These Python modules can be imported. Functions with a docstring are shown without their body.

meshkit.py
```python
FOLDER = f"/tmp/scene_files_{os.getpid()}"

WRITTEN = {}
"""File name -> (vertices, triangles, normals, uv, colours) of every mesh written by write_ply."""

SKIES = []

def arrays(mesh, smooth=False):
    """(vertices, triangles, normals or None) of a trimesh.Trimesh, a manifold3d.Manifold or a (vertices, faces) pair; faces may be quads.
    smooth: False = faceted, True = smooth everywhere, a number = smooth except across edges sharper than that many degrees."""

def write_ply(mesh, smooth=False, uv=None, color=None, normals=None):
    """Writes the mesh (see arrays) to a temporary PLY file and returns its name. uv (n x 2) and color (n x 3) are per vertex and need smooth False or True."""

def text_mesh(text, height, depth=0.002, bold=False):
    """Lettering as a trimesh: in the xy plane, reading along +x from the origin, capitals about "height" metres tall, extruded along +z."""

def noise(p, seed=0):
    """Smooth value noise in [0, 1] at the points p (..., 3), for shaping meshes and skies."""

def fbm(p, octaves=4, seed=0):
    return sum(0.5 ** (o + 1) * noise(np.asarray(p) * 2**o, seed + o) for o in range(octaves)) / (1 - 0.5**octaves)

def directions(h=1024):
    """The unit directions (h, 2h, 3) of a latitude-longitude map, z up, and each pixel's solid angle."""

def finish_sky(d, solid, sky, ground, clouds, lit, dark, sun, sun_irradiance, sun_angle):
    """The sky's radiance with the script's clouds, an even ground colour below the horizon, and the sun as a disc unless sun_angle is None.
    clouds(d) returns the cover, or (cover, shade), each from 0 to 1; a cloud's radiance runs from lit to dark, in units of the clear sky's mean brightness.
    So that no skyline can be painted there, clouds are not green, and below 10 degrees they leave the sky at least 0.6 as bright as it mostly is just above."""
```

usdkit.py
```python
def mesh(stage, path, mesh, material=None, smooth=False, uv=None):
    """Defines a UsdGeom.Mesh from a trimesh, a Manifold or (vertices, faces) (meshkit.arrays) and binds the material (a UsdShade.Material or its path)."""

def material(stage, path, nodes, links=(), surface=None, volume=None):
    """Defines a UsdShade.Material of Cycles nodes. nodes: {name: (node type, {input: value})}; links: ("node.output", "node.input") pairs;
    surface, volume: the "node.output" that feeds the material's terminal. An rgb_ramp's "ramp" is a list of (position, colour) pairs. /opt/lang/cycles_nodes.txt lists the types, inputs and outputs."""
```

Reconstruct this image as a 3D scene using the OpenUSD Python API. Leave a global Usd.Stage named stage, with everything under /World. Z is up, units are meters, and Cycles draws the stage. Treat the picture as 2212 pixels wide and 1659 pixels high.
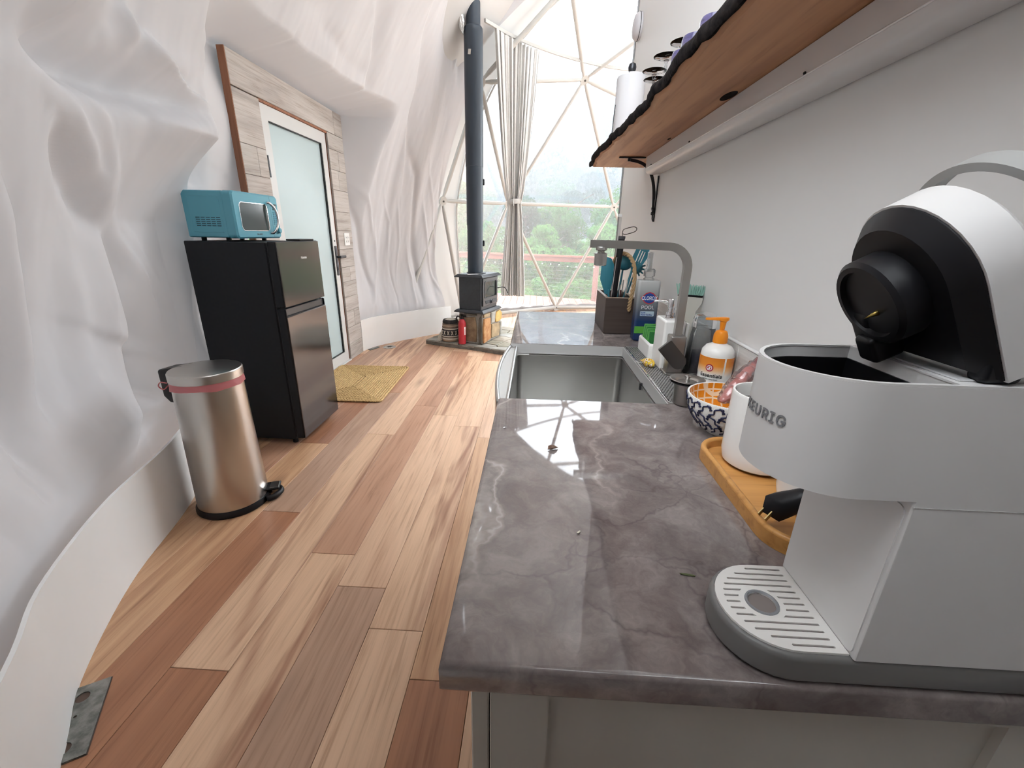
import math, random
import numpy as np, trimesh, manifold3d as m3d
from shapely.geometry import Polygon, Point, LineString, box as sbox
from shapely.ops import unary_union
from pxr import Usd, UsdGeom, UsdLux, UsdShade, Gf, Sdf, Vt
import usdkit, meshkit

stage = Usd.Stage.CreateInMemory()
UsdGeom.SetStageUpAxis(stage, UsdGeom.Tokens.z)
UsdGeom.SetStageMetersPerUnit(stage, 1.0)
UsdGeom.Xform.Define(stage, '/World')
PI = math.pi
R_ = random.Random(7)
NP = np.random.default_rng(11)

# ---------------------------------------------------------------- camera, sky, exposure
cam = UsdGeom.Camera.Define(stage, '/World/camera')
cam.CreateFocalLengthAttr(930.0 / 2212 * 36.0)
cam.CreateHorizontalApertureAttr(36.0)
cam.CreateVerticalApertureAttr(27.0)
cam.CreateClippingRangeAttr(Gf.Vec2f(0.02, 2000))
RC = np.array([[0.9986, -0.0343, 0.0409], [0.0499, 0.3292, -0.9430], [0.0189, 0.9436, 0.3304]])
RC = np.linalg.qr(RC)[0] * np.sign(np.diag(np.linalg.qr(RC)[1]))
cm = np.eye(4); cm[:3, :3] = RC.T; cm[3, :3] = (0, 0, 1.28)
UsdGeom.Xformable(cam).AddTransformOp().Set(Gf.Matrix4d(*cm.ravel().tolist()))
cam.CreateExposureAttr(1.62)

dome = UsdLux.DomeLight.Define(stage, '/World/sky')
dome.CreateIntensityAttr(1.0)
dome.CreateColorAttr(Gf.Vec3f(0.93, 0.97, 1.0))

# ---------------------------------------------------------------- helpers
LK = '/World/Looks'
UsdGeom.Scope.Define(stage, LK)
used = {}
def numbered(path):
    k = used.get(path, 0); used[path] = k + 1
    return path if k == 0 else '%s_%03d' % (path, k)
def tag(p, label=None, cat=None, group=None, kind=None):
    p = p.GetPrim() if hasattr(p, 'GetPrim') else p
    for k, v in (('label', label), ('category', cat), ('group', group), ('kind', kind)):
        if v: p.SetCustomDataByKey(k, v)
    return p
def thing(name, label, cat, loc=(0, 0, 0), rz=0.0, group=None):
    x = UsdGeom.Xform.Define(stage, numbered('/World/' + name))
    x.AddTranslateOp().Set(Gf.Vec3d(*map(float, loc)))
    if rz: x.AddRotateZOp().Set(float(rz))
    return tag(x, label, cat, group)
def struct(name):
    return tag(UsdGeom.Xform.Define(stage, numbered('/World/' + name)), kind='structure')
def obj(name, mesh, mat, parent=None, smooth=30, label=None, kind=None):
    base = str(parent.GetPath()) if parent else '/World'
    path = numbered(base + '/' + name)
    p = usdkit.mesh(stage, path, mesh, mat, smooth=smooth).GetPrim()
    return tag(p, label=label, kind=kind)
def dup(root, loc, rz=0.0, label=None, group=None):
    cd = root.GetCustomData()
    nm = root.GetName()
    r = thing(nm, label or cd['label'], cd['category'], loc, rz, group or cd.get('group'))
    r.GetReferences().AddInternalReference(root.GetPath()); r.SetInstanceable(True)
    return r

def T(m, t=(0, 0, 0), rx=0, ry=0, rz=0, s=None):
    m = m.copy()
    if s is not None: m.apply_scale(s)
    for a, ax in ((rx, (1, 0, 0)), (ry, (0, 1, 0)), (rz, (0, 0, 1))):
        if a: m.apply_transform(trimesh.transformations.rotation_matrix(math.radians(a), ax))
    m.apply_translation(t)
    return m
def cat_(*ms):
    f = []
    for m in ms: f += m if isinstance(m, (list, tuple)) else [m]
    return trimesh.util.concatenate(f)
def bx(x0, x1, y0, y1, z0, z1, r=0.0):
    if r <= 0:
        m = trimesh.creation.box((x1 - x0, y1 - y0, z1 - z0))
        m.apply_translation(((x0 + x1) / 2, (y0 + y1) / 2, (z0 + z1) / 2)); return m
    pts = []
    for X, sx in ((x0, 1), (x1, -1)):
        for Y, sy in ((y0, 1), (y1, -1)):
            for Z, sz in ((z0, 1), (z1, -1)):
                pts += [(X + sx * r, Y + sy * r, Z), (X + sx * r, Y, Z + sz * r), (X, Y + sy * r, Z + sz * r)]
    return trimesh.convex.convex_hull(np.array(pts))
def rbox(x0, x1, y0, y1, z0, z1, r, n=8):
    s = m3d.Manifold.sphere(r, n * 4)
    ms = [s.translate((X, Y, Z)) for X in (x0 + r, x1 - r) for Y in (y0 + r, y1 - r) for Z in (z0 + r, z1 - r)]
    return tm(m3d.Manifold.batch_hull(ms))
def tm(man):
    m = man.to_mesh(); return trimesh.Trimesh(m.vert_properties[:, :3], m.tri_verts, process=False)
def mf(t):
    return m3d.Manifold(m3d.Mesh(np.asarray(t.vertices, np.float32), np.asarray(t.faces, np.uint32)))
def ext(poly, h, z=0.0):
    ps = list(poly.geoms) if hasattr(poly, 'geoms') else [poly]
    ms = []
    for p in ps:
        if p.is_empty or p.area < 1e-10: continue
        m = trimesh.creation.extrude_polygon(p, h, engine='earcut'); m.apply_translation((0, 0, z)); ms.append(m)
    return cat_(ms)
def rrect(x0, x1, y0, y1, r, q=8):
    return sbox(x0 + r, y0 + r, x1 - r, y1 - r).buffer(r, quad_segs=q)
def rot_axes(m, how):
    # maps local (x,y,z): 'xz': plane x->X,y->Z, depth z-> -Y ; 'yz': x->Y,y->Z, z->X ; '-yz': x->-Y,y->Z,z->-X
    M = {'xz': [[1, 0, 0], [0, 0, -1], [0, 1, 0]], 'yz': [[0, 0, 1], [1, 0, 0], [0, 1, 0]], '-yz': [[0, 0, -1], [-1, 0, 0], [0, 1, 0]]}[how]
    m = m.copy(); m.vertices = m.vertices @ np.array(M, float).T; return m
def lathe(prof, n=40):
    # closed revolve of (r,z) profile
    p = np.array(prof, float)
    a = np.linspace(0, 2 * PI, n, endpoint=False)
    V = np.stack([np.outer(p[:, 0], np.cos(a)), np.outer(p[:, 0], np.sin(a)), np.repeat(p[:, 1:2], n, 1)], -1)
    k = len(p); F = []
    for i in range(k - 1):
        for j in range(n):
            q = (j + 1) % n
            F += [(i * n + j, i * n + q, (i + 1) * n + q), (i * n + j, (i + 1) * n + q, (i + 1) * n + j)]
    m = trimesh.Trimesh(V.reshape(-1, 3), F, process=False)
    m.merge_vertices(); m.update_faces(m.nondegenerate_faces()); return m
def cyl(r, z0, z1, n=24, c=0.0):
    c = c or min(r, abs(z1 - z0)) * 0.12
    return lathe([(0, z0), (r - c, z0), (r, z0 + c), (r, z1 - c), (r - c, z1), (0, z1)], n)
def smoothpath(pts, n=40):
    p = np.array(pts, float); k = len(p)
    if k < 3: return np.linspace(p[0], p[-1], n)
    q = np.vstack([2 * p[0] - p[1], p, 2 * p[-1] - p[-2]])
    out = []
    for t in np.linspace(0, k - 1, n):
        i = min(int(t), k - 2); u = t - i
        a, b, c, d = q[i], q[i + 1], q[i + 2], q[i + 3]
        out.append(0.5 * ((2 * b) + (c - a) * u + (2 * a - 5 * b + 4 * c - d) * u * u + (3 * b - a - 3 * c + d) * u ** 3))
    return np.array(out)
def tube(path, r, n=10, caps=True, flat=None):
    p = np.asarray(path, float); k = len(p)
    rr = np.broadcast_to(np.asarray(r, float), (k,))
    t = np.gradient(p, axis=0); t /= np.linalg.norm(t, axis=1, keepdims=True) + 1e-12
    up = np.array([0, 0, 1.0]) if abs(t[0, 2]) < 0.9 else np.array([1.0, 0, 0])
    a = np.cross(t[0], up); a /= np.linalg.norm(a); A = []
    for i in range(k):
        a = a - t[i] * np.dot(a, t[i]); a /= np.linalg.norm(a) + 1e-12; A.append(a)
    A = np.array(A); B = np.cross(t, A)
    ang = np.arange(n) * 2 * PI / n
    fx, fy = flat or (1, 1)
    V = p[:, None] + rr[:, None, None] * (np.cos(ang)[None, :, None] * fx * A[:, None] + np.sin(ang)[None, :, None] * fy * B[:, None])
    V = V.reshape(-1, 3); F = []
    for i in range(k - 1):
        for j in range(n):
            q = (j + 1) % n
            F += [(i * n + j, i * n + q, (i + 1) * n + q), (i * n + j, (i + 1) * n + q, (i + 1) * n + j)]
    if caps:
        V = np.vstack([V, p[0], p[-1]]); c0, c1 = k * n, k * n + 1
        for j in range(n):
            q = (j + 1) % n
            F += [(c0, q, j), (c1, (k - 1) * n + j, (k - 1) * n + q)]
    m = trimesh.Trimesh(V, F, process=False); return m
def sweep_rect(path, w, h, up=(0, 0, 1)):
    p = np.asarray(path, float); t = np.gradient(p, axis=0); t /= np.linalg.norm(t, axis=1, keepdims=True)
    s = np.cross(t, up); s /= np.linalg.norm(s, axis=1, keepdims=True) + 1e-12; u = np.cross(s, t)
    c = [(-1, -1), (1, -1), (1, 1), (-1, 1)]
    V = np.stack([p + s * (a * w / 2) + u * (b * h / 2) for a, b in c], 1).reshape(-1, 3); k = len(p); F = []
    for i in range(k - 1):
        for j in range(4):
            q = (j + 1) % 4
            F += [(i * 4 + j, i * 4 + q, (i + 1) * 4 + q), (i * 4 + j, (i + 1) * 4 + q, (i + 1) * 4 + j)]
    F += [(0, 2, 1), (0, 3, 2)]; b = (k - 1) * 4; F += [(b, b + 1, b + 2), (b, b + 2, b + 3)]
    return trimesh.Trimesh(V, F, process=False)
def grid(V):
    # V: (n,m,3) -> open sheet
    n, m = V.shape[:2]
    i, j = np.meshgrid(np.arange(n - 1), np.arange(m - 1), indexing='ij')
    a = (i * m + j).ravel(); 
    F = np.vstack([np.stack([a, a + 1, a + m + 1], 1), np.stack([a, a + m + 1, a + m], 1)])
    return trimesh.Trimesh(V.reshape(-1, 3), F, process=False)
def text(s, h, depth=0.0008, bold=False, center=True):
    m = meshkit.text_mesh(s, h, depth, bold)
    if center:
        b = m.bounds; m.apply_translation((-(b[0, 0] + b[1, 0]) / 2, 0, 0))
    return m
def sub(m, n):
    for _ in range(n): m = m.subdivide()
    return m
def hull(*ms):
    return trimesh.convex.convex_hull(np.vstack([m.vertices for m in ms]))

# ---------------------------------------------------------------- materials
MATS = {}
def M(name, col, rough=0.5, metal=0.0, **kw):
    if name not in MATS:
        MATS[name] = usdkit.material(stage, LK + '/' + name, {'p': ('principled_bsdf', dict(base_color=col, roughness=rough, metallic=metal, **kw))}, surface='p.BSDF')
    return MATS[name]
def MN(name, nodes, links, surface='p.BSDF'):
    MATS[name] = usdkit.material(stage, LK + '/' + name, nodes, links, surface=surface); return MATS[name]

def plank_mat(name, light, dark, knots=0.35, gx=26.0, gy=1.1, rough=0.42, axis='y', streak=0.5, spec=0.4):
    sc = {'y': (gx, gy, gx), 'z': (gx, gx, gy), 'x': (gy, gx, gx)}[axis]
    s2 = {'y': (7.0, 0.55, 7.0), 'z': (7, 7, 0.55), 'x': (0.55, 7, 7)}[axis]
    s3 = {'y': (9.0, 2.2, 9.0), 'z': (9, 9, 2.2), 'x': (2.2, 9, 9)}[axis]
    lt, dk = np.array(light), np.array(dark)
    return MN(name, {
        'g': ('geometry', {}), 'o': ('object_info', {}),
        'of': ('vector_math', {'math_type': 'multiply_add', 'vector2': (1, 1, 1)}),
        'sc': ('vector_math', {'math_type': 'scale', 'vector1': (13.7, 7.9, 5.3)}),
        'm1': ('mapping', {'scale': sc}), 'm2': ('mapping', {'scale': s2}), 'm3': ('mapping', {'scale': s3}),
        'n1': ('noise_texture', {'scale': 1.0, 'detail': 5, 'roughness': 0.65, 'distortion': 0.6}),
        'n2': ('noise_texture', {'scale': 1.0, 'detail': 3, 'roughness': 0.6, 'distortion': 1.2}),
        'v': ('voronoi_texture', {'scale': 0.35, 'randomness': 1.0}),
        'm4': ('mapping', {'scale': tuple(q * 3.2 for q in sc)}), 'n4': ('noise_texture', {'scale': 1.0, 'detail': 2, 'roughness': 0.5, 'distortion': 0.4}),
        'r4': ('rgb_ramp', {'ramp': [(0.30, (0.80, 0.76, 0.73)), (0.40, (0.95, 0.94, 0.93)), (0.5, (1, 1, 1)), (0.7, (1.03, 1.03, 1.03))]}), 'm5': ('mix_color', {'blend_type': 'multiply', 'fac': 1.0}),
        'r1': ('rgb_ramp', {'ramp': [(0.25, (0.70, 0.63, 0.58)), (0.45, (0.94, 0.92, 0.90)), (0.75, (1.06, 1.06, 1.06))]}),
        'r2': ('rgb_ramp', {'ramp': [(0.0, (0, 0, 0)), (0.50, (0, 0, 0)), (0.64, (streak,) * 3), (0.75, (min(1, streak * 1.7),) * 3)]}),
        'r3': ('rgb_ramp', {'ramp': [(0.0, (min(1, knots * 2.6),) * 3), (0.07, (knots * 1.3,) * 3), (0.15, (0, 0, 0))]}),
        'mx': ('mix_color', {'a': tuple(lt), 'b': tuple(dk)}),
        'mm': ('mix_color', {'blend_type': 'multiply', 'fac': 1.0}),
        'mk': ('mix_color', {'b': tuple(dk * 0.45)}),
        'bp': ('bump', {'strength': 0.12, 'distance': 0.002}),
        'p': ('principled_bsdf', {'roughness': rough, 'specular_ior_level': spec})},
        [('o.random', 'sc.scale'), ('g.position', 'of.vector1'), ('sc.vector', 'of.vector3'),
         ('of.vector', 'm1.vector'), ('of.vector', 'm2.vector'), ('of.vector', 'm3.vector'),
         ('m1.vector', 'n1.vector'), ('m2.vector', 'n2.vector'), ('m3.vector', 'v.vector'),
         ('n1.fac', 'r1.fac'), ('n2.fac', 'r2.fac'), ('v.distance', 'r3.fac'),
         ('r2.color', 'mx.fac'), ('mx.result', 'mm.a'), ('r1.color', 'mm.b'), ('of.vector', 'm4.vector'), ('m4.vector', 'n4.vector'), ('n4.fac', 'r4.fac'), ('mm.result', 'm5.a'), ('r4.color', 'm5.b'), ('m5.result', 'mk.a'), ('r3.color', 'mk.fac'),
         ('mk.result', 'p.base_color'), ('n1.fac', 'bp.height'), ('bp.normal', 'p.normal')])
def noisy(name, c1, c2, scale=8.0, rough=0.6, metal=0.0, bump=0.0, dist=0.003, detail=4, lo=0.35, hi=0.65, stretch=(1, 1, 1), **kw):
    n = {'g': ('geometry', {}), 'm': ('mapping', {'scale': stretch}), 'n': ('noise_texture', {'scale': scale, 'detail': detail, 'roughness': 0.6}),
         'r': ('rgb_ramp', {'ramp': [(lo, c1), (hi, c2)]}), 'p': ('principled_bsdf', dict(roughness=rough, metallic=metal, **kw))}
    l = [('g.position', 'm.vector'), ('m.vector', 'n.vector'), ('n.fac', 'r.fac'), ('r.color', 'p.base_color')]
    if bump:
        n['b'] = ('bump', {'strength': bump, 'distance': dist}); l += [('n.fac', 'b.height'), ('b.normal', 'p.normal')]
    return MN(name, n, l)
def clearmat(name, tint, gl=0.0, ior=1.45, milky=0.0, rough=0.02):
    # thin clear sheet: sunlight passes straight, a mirror by fresnel, a little milky scatter
    n = {'t': ('transparent_bsdf', {'color': tint}), 'gl': ('glossy_bsdf', {'color': (1, 1, 1), 'roughness': rough}), 'f': ('fresnel', {'IOR': ior}),
         'mx': ('mix_closure', {})}
    l = [('t.BSDF', 'mx.closure1'), ('gl.BSDF', 'mx.closure2'), ('f.fac', 'mx.fac')]
    if not milky: return MN(name, n, l, 'mx.closure')
    n['d'] = ('translucent_bsdf', {'color': (0.95, 0.97, 1.0)}); n['m2'] = ('mix_closure', {'fac': milky})
    l += [('mx.closure', 'm2.closure1'), ('d.BSDF', 'm2.closure2')]
    return MN(name, n, l, 'm2.closure')

# ---------------------------------------------------------------- structure
WALL = M('wall_white', (0.74, 0.73, 0.715), 0.55)
BOARD = noisy('kneewall_white', (0.83, 0.825, 0.81), (0.86, 0.855, 0.845), 3.0, 0.5)
WHITE = M('white_gloss', (0.80, 0.80, 0.79), 0.3)
FAB = usdkit.material(stage, LK + '/liner_fabric', {
    'g': ('geometry', {}), 'n': ('noise_texture', {'scale': 55.0, 'detail': 3}), 'b': ('bump', {'strength': 0.08, 'distance': 0.003}),
    'd': ('diffuse_bsdf', {'color': (0.54, 0.53, 0.54)}), 't': ('translucent_bsdf', {'color': (0.78, 0.77, 0.78)}), 'm': ('mix_closure', {'fac': 0.022})},
    [('g.position', 'n.vector'), ('n.fac', 'b.height'), ('b.normal', 'd.normal'), ('d.BSDF', 'm.closure1'), ('t.BSDF', 'm.closure2')], surface='m.closure')
CEIL = usdkit.material(stage, LK + '/ceiling_fabric', {
    'd': ('diffuse_bsdf', {'color': (0.77, 0.755, 0.765)}), 't': ('translucent_bsdf', {'color': (0.86, 0.85, 0.84)}), 'm': ('mix_closure', {'fac': 0.06})},
    [('d.BSDF', 'm.closure1'), ('t.BSDF', 'm.closure2')], surface='m.closure')
CANVAS = usdkit.material(stage, LK + '/canvas_skin', {
    'd': ('diffuse_bsdf', {'color': (0.56, 0.55, 0.535)}), 't': ('translucent_bsdf', {'color': (0.80, 0.79, 0.77)}), 'm': ('mix_closure', {'fac': 0.055})},
    [('d.BSDF', 'm.closure1'), ('t.BSDF', 'm.closure2')], surface='m.closure')
STEELW = M('frame_white_paint', (0.46, 0.45, 0.425), 0.45)
VINYL = clearmat('clear_vinyl', (0.96, 0.98, 1.0), ior=1.4, milky=0.085, rough=0.06)

# --- floor: a slab and one mesh per plank
floor = struct('floor')
obj('subfloor', bx(-2.6, 4.5, -2.0, 8.3, -0.09, -0.0085), M('subfloor_dark', (0.10, 0.06, 0.04), 0.8), floor, False)
PT = {
 'L': plank_mat('plank_light', (0.70, 0.47, 0.32), (0.42, 0.215, 0.13), 0.25, streak=0.25),
 'S': plank_mat('plank_streaked', (0.68, 0.45, 0.30), (0.28, 0.12, 0.07), 0.35, streak=0.7),
 'M': plank_mat('plank_medium', (0.50, 0.285, 0.185), (0.30, 0.145, 0.09), 0.3, streak=0.3),
 'D': plank_mat('plank_dark', (0.40, 0.19, 0.105), (0.23, 0.09, 0.05), 0.35, streak=0.35),
 'G': plank_mat('plank_greyed', (0.47, 0.30, 0.21), (0.30, 0.165, 0.115), 0.2, streak=0.4),
 'T': plank_mat('plank_tan', (0.60, 0.365, 0.215), (0.34, 0.155, 0.08), 0.4, streak=0.45)}
PW, PL = 0.1855, 1.64
# column x start : (first joint y, tones from the plank that ends at that joint onward)
cols = {-0.333: (0.92, 'DTLLSL'), -0.5185: (1.086, 'LSLMLS'), -0.704: (1.261, 'GLSLML'), -0.8895: (1.428, 'SMMLSL'),
        -1.075: (0.91, 'DSLSLM'), -1.2605: (1.69, 'DGMLLM'), -1.446: (0.75, 'DTDSLL'), -1.6315: (1.95, 'TMSLML'),
        -1.817: (0.45, 'MLTGLL'), -2.0025: (1.2, 'TLMLSL'), -2.188: (0.7, 'LMLSLM'), -2.3735: (1.5, 'LMLSLM'), -0.1475: (1.75, 'LLSLML'), 0.038: (1.2, 'LSLLSM')}
for i in range(2, 24):
    cols[round(-0.1475 + PW * i, 4)] = (0.4 + (i * 0.613) % 1.64, ''.join(NP.choice(list('LLSMGT'), 6)))
for x0, (j0, tones) in cols.items():
    for k in range(6):
        y1 = j0 + k * PL; y0 = y1 - PL
        if x0 > 0.5: y0, y1 = max(y0, 2.9), y1
        if y1 <= y0 + 0.05 or y0 > 8.3 or y1 < -0.9: continue
        y0, y1 = max(y0, -1.2), min(y1, 8.25)
        g = 0.0006
        obj('plank', bx(x0 + g, x0 + PW - g, y0 + g * 1.6, y1 - g * 1.6, -0.008, R_.uniform(-0.0003, 0.0), 0.0011), PT[tones[k]], floor, False)

# --- partition wall on the right, its metal edge, tile backsplash
WX = 0.532
wr = struct('wall_right')
prof = [(-0.97, 0.0), (2.985, 0.0), (2.985, 4.30)] + [(y, math.sqrt(max(0.1, 4.76 ** 2 - (WX - 2.5) ** 2 - (y - 3.3) ** 2))) for y in np.linspace(2.4, -0.9, 14)]
w = ext(Polygon(prof), 0.09); w.vertices = w.vertices[:, [2, 0, 1]] + (WX, 0, 0); w.fix_normals()
obj('panel', w, WALL, wr, False)
obj('return_panel', bx(WX + 0.09, 4.6, 2.895, 2.985, 0, 3.6), WALL, wr, False)
wb = struct('wall_back')
WBK = plank_mat('back_wall_dark_wood', (0.20, 0.15, 0.115), (0.12, 0.085, 0.06), 0.2, axis='z', rough=0.6)
for i in range(16): obj('board', bx(-1.75 + i * 0.1425, -1.75 + i * 0.1425 + 0.1405, -0.62, -0.60, 0, 1.90, 0.002), WBK, wb, False)
tr = struct('trim_1')
obj('metal_edge', cat_(bx(WX - 0.004, WX + 0.0, 2.955, 2.99, 0, 3.7), bx(WX - 0.004, WX + 0.094, 2.986, 2.991, 0, 3.7)), M('edge_metal', (0.20, 0.20, 0.20), 0.4, 0.5), tr, False)
bs = struct('trim_2')
TILE = noisy('backsplash_tile', (0.54, 0.525, 0.505), (0.72, 0.70, 0.68), 5.0, 0.35, stretch=(1, 1.2, 22), lo=0.3, hi=0.7)
for k in range(5):
    y1 = 2.30 - k * 0.61; y0 = max(y1 - 0.6085, 0.26)
    obj('tile', bx(WX - 0.009, WX - 0.001, y0, y1, 0.9105, 1.026, 0.0015), TILE, bs, False)
obj('top_bead', bx(WX - 0.011, WX - 0.001, 0.26, 2.30, 1.0262, 1.031, 0.001), WHITE, bs, False)

# --- fabric liner on the left (also behind the camera)
O = np.array([2.5, 3.3]); RL = 4.72
CREASES = [
 ([(206.78,1.772),(205.78,1.792),(202.72,1.776),(199.19,1.772),(195.64,1.794),(192.14,1.823)],-0.1,0.09,0.025),
 ([(206.3,1.851),(203.64,1.97),(200.95,2.099)],0.05,0.1,0.1),
 ([(205.28,1.584),(201.41,1.632),(196.39,1.64),(193.34,1.62)],0.05,0.16,0.25),
 ([(191.58,2.075),(191.59,1.986),(190.65,1.881),(191.62,1.78),(192.68,1.691),(192.51,1.566),(191.5,1.465),(190.9,1.327),(191.3,1.108),(191.74,0.909),(192.19,0.705),(192.8,0.5),(195.32,0.301)],0.15,0.025,0.45),
 ([(189.47,1.957),(189.6,1.779),(189.38,1.598),(189.49,1.454)],-0.1,0.15,0.06),
 ([(204.15,1.621),(202.55,1.528),(200.39,1.374),(198.38,1.217)],-0.05,0.02,0.07),
 ([(202.17,1.775),(200.97,1.669),(200.16,1.54),(198.23,1.293),(196.54,1.09)],0.012,0.02,0.03),
 ([(203.37,1.682),(201.76,1.567),(199.43,1.396)],0.015,0.02,0.02),
 ([(198.55,1.31),(198.3,1.14),(197.9,0.977),(197.45,0.843),(198.0,0.654),(198.65,0.512),(199.88,0.321),(201.46,0.155)],-0.07,0.1,0.03),
 ([(199.07,1.291),(198.65,1.064),(198.3,0.857),(199.08,0.525),(200.66,0.306),(202.57,0.166),(205.77,0.022)],0.05,0.03,0.14),
 ([(198.28,1.255),(196.88,1.164),(195.59,1.041),(194.87,0.849),(194.68,0.7)],0.035,0.015,0.05),
 ([(198.04,1.312),(196.13,1.214),(194.35,1.031),(193.18,0.825)],0.025,0.015,0.06),
 ([(197.28,0.862),(195.67,0.72),(193.76,0.63)],-0.05,0.06,0.06),
 ([(198.28,0.638),(197.41,0.522),(196.25,0.412)],-0.04,0.05,0.04),
 ([(199.37,0.442),(197.03,0.412),(193.95,0.366)],0.05,0.05,0.06),
 ([(199.29,0.345),(197.23,0.239),(194.04,0.198)],-0.07,0.1,0.04),
 ([(206.84,1.638),(205.76,1.362),(204.96,1.171),(204.19,0.95),(204.51,0.616),(205.15,0.418)],-0.03,0.05,0.05),
 ([(206.79,1.501),(206.27,1.23),(205.65,0.942),(205.75,0.657)],0.03,0.06,0.06),
 ([(207.67,1.133),(206.91,0.906),(206.61,0.685),(207.15,0.439)],-0.03,0.05,0.05),
 ([(202.95,1.377),(201.24,1.013),(201.48,0.597),(203.73,0.27),(207.17,0.058)],0.03,0.1,0.1),
 ([(208.01,0.562),(207.81,0.471),(208.27,0.393)],-0.02,0.02,0.02),
 ([(209.44,0.291),(209.32,0.212),(208.78,0.193)],-0.02,0.03,0.03),
 ([(172.74,2.995),(169.36,2.821),(167.76,2.625),(166.83,2.408),(166.25,2.191)],-0.03,0.1,0.015),
 ([(166.25,2.191),(164.97,1.96),(163.43,1.82),(162.92,1.49),(161.32,1.08),(159.2,0.666),(160.21,0.301)],-0.03,0.02,0.05),
 ([(161.93,3.212),(160.29,2.957),(158.59,2.807),(157.35,2.607),(157.11,2.427),(156.07,2.185),(155.3,1.982),(154.69,1.668)],-0.035,0.12,0.015),
 ([(156.07,2.185),(152.67,1.87),(151.17,1.384),(148.85,0.708),(149.25,0.157)],-0.03,0.03,0.05),
 ([(164.15,1.931),(160.74,1.499),(159.27,1.174)],0.015,0.015,0.02),
 ([(159.56,1.365),(157.92,0.868),(159.17,0.559),(160.97,0.312)],0.02,0.015,0.03),
 ([(158.86,1.732),(156.35,1.372),(155.83,0.964)],0.008,0.01,0.015),
 ([(155.65,1.663),(153.88,1.172),(153.82,0.624)],0.01,0.015,0.015),
 ([(150.01,1.696),(147.56,1.17),(145.74,0.691),(143.43,0.356)],0.015,0.015,0.02),
 ([(151.05,2.113),(147.19,1.555),(144.72,0.932)],0.01,0.015,0.015),
 ([(147.93,2.19),(145.29,1.453),(144.06,0.555)],-0.012,0.02,0.02),
 ([(152.1,1.171),(150.38,0.717),(150.77,0.238)],0.012,0.015,0.02),
 ([(155.64,0.964),(154.28,0.513),(154.85,0.228)],-0.012,0.015,0.02),
 ([(181.26,2.47),(181.34,2.322),(181.49,2.198)],-0.015,0.04,0.012),
 ([(186.84,2.385),(183.64,2.338),(181.26,2.299)],0.012,0.03,0.03),
 ([(190.14,2.31),(187.53,2.26),(184.33,2.227)],-0.012,0.04,0.04),
 ([(178.28,2.597),(173.42,2.526),(172.48,2.495)],-0.018,0.05,0.05),
 ([(173.31,2.517),(174.44,2.281),(174.47,2.192)],-0.01,0.05,0.05),
 ([(173.31,2.517),(168.71,2.515),(164.8,2.428)],-0.01,0.04,0.05),
 ([(192.42,2.169),(191.08,2.087),(190.66,1.954)],0.02,0.05,0.05),
 ([(199.7,2.055),(199.22,1.98),(198.69,1.948)],0.02,0.02,0.04),
 ([(198.69,1.948),(196.5,1.938),(192.91,1.947)],0.02,0.05,0.03),
 ([(202.01,1.779),(200.27,1.892),(200.4,1.976)],0.02,0.03,0.04),
 ([(144.74,3.206),(148.58,3.013),(148.46,2.764)],-0.02,0.04,0.03),
 ([(144.41,3.367),(146.18,3.085),(146.71,2.712)],0.02,0.02,0.03),
 ([(147.37,3.38),(148.54,3.147),(149.69,2.856)],0.015,0.02,0.03),
 ([(182.41,2.578),(178.82,2.632),(175.17,2.754)],-0.012,0.05,0.05),
 ([(166.21,2.837),(165.3,2.676),(164.16,2.506)],0.006,0.05,0.08),
]

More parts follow.
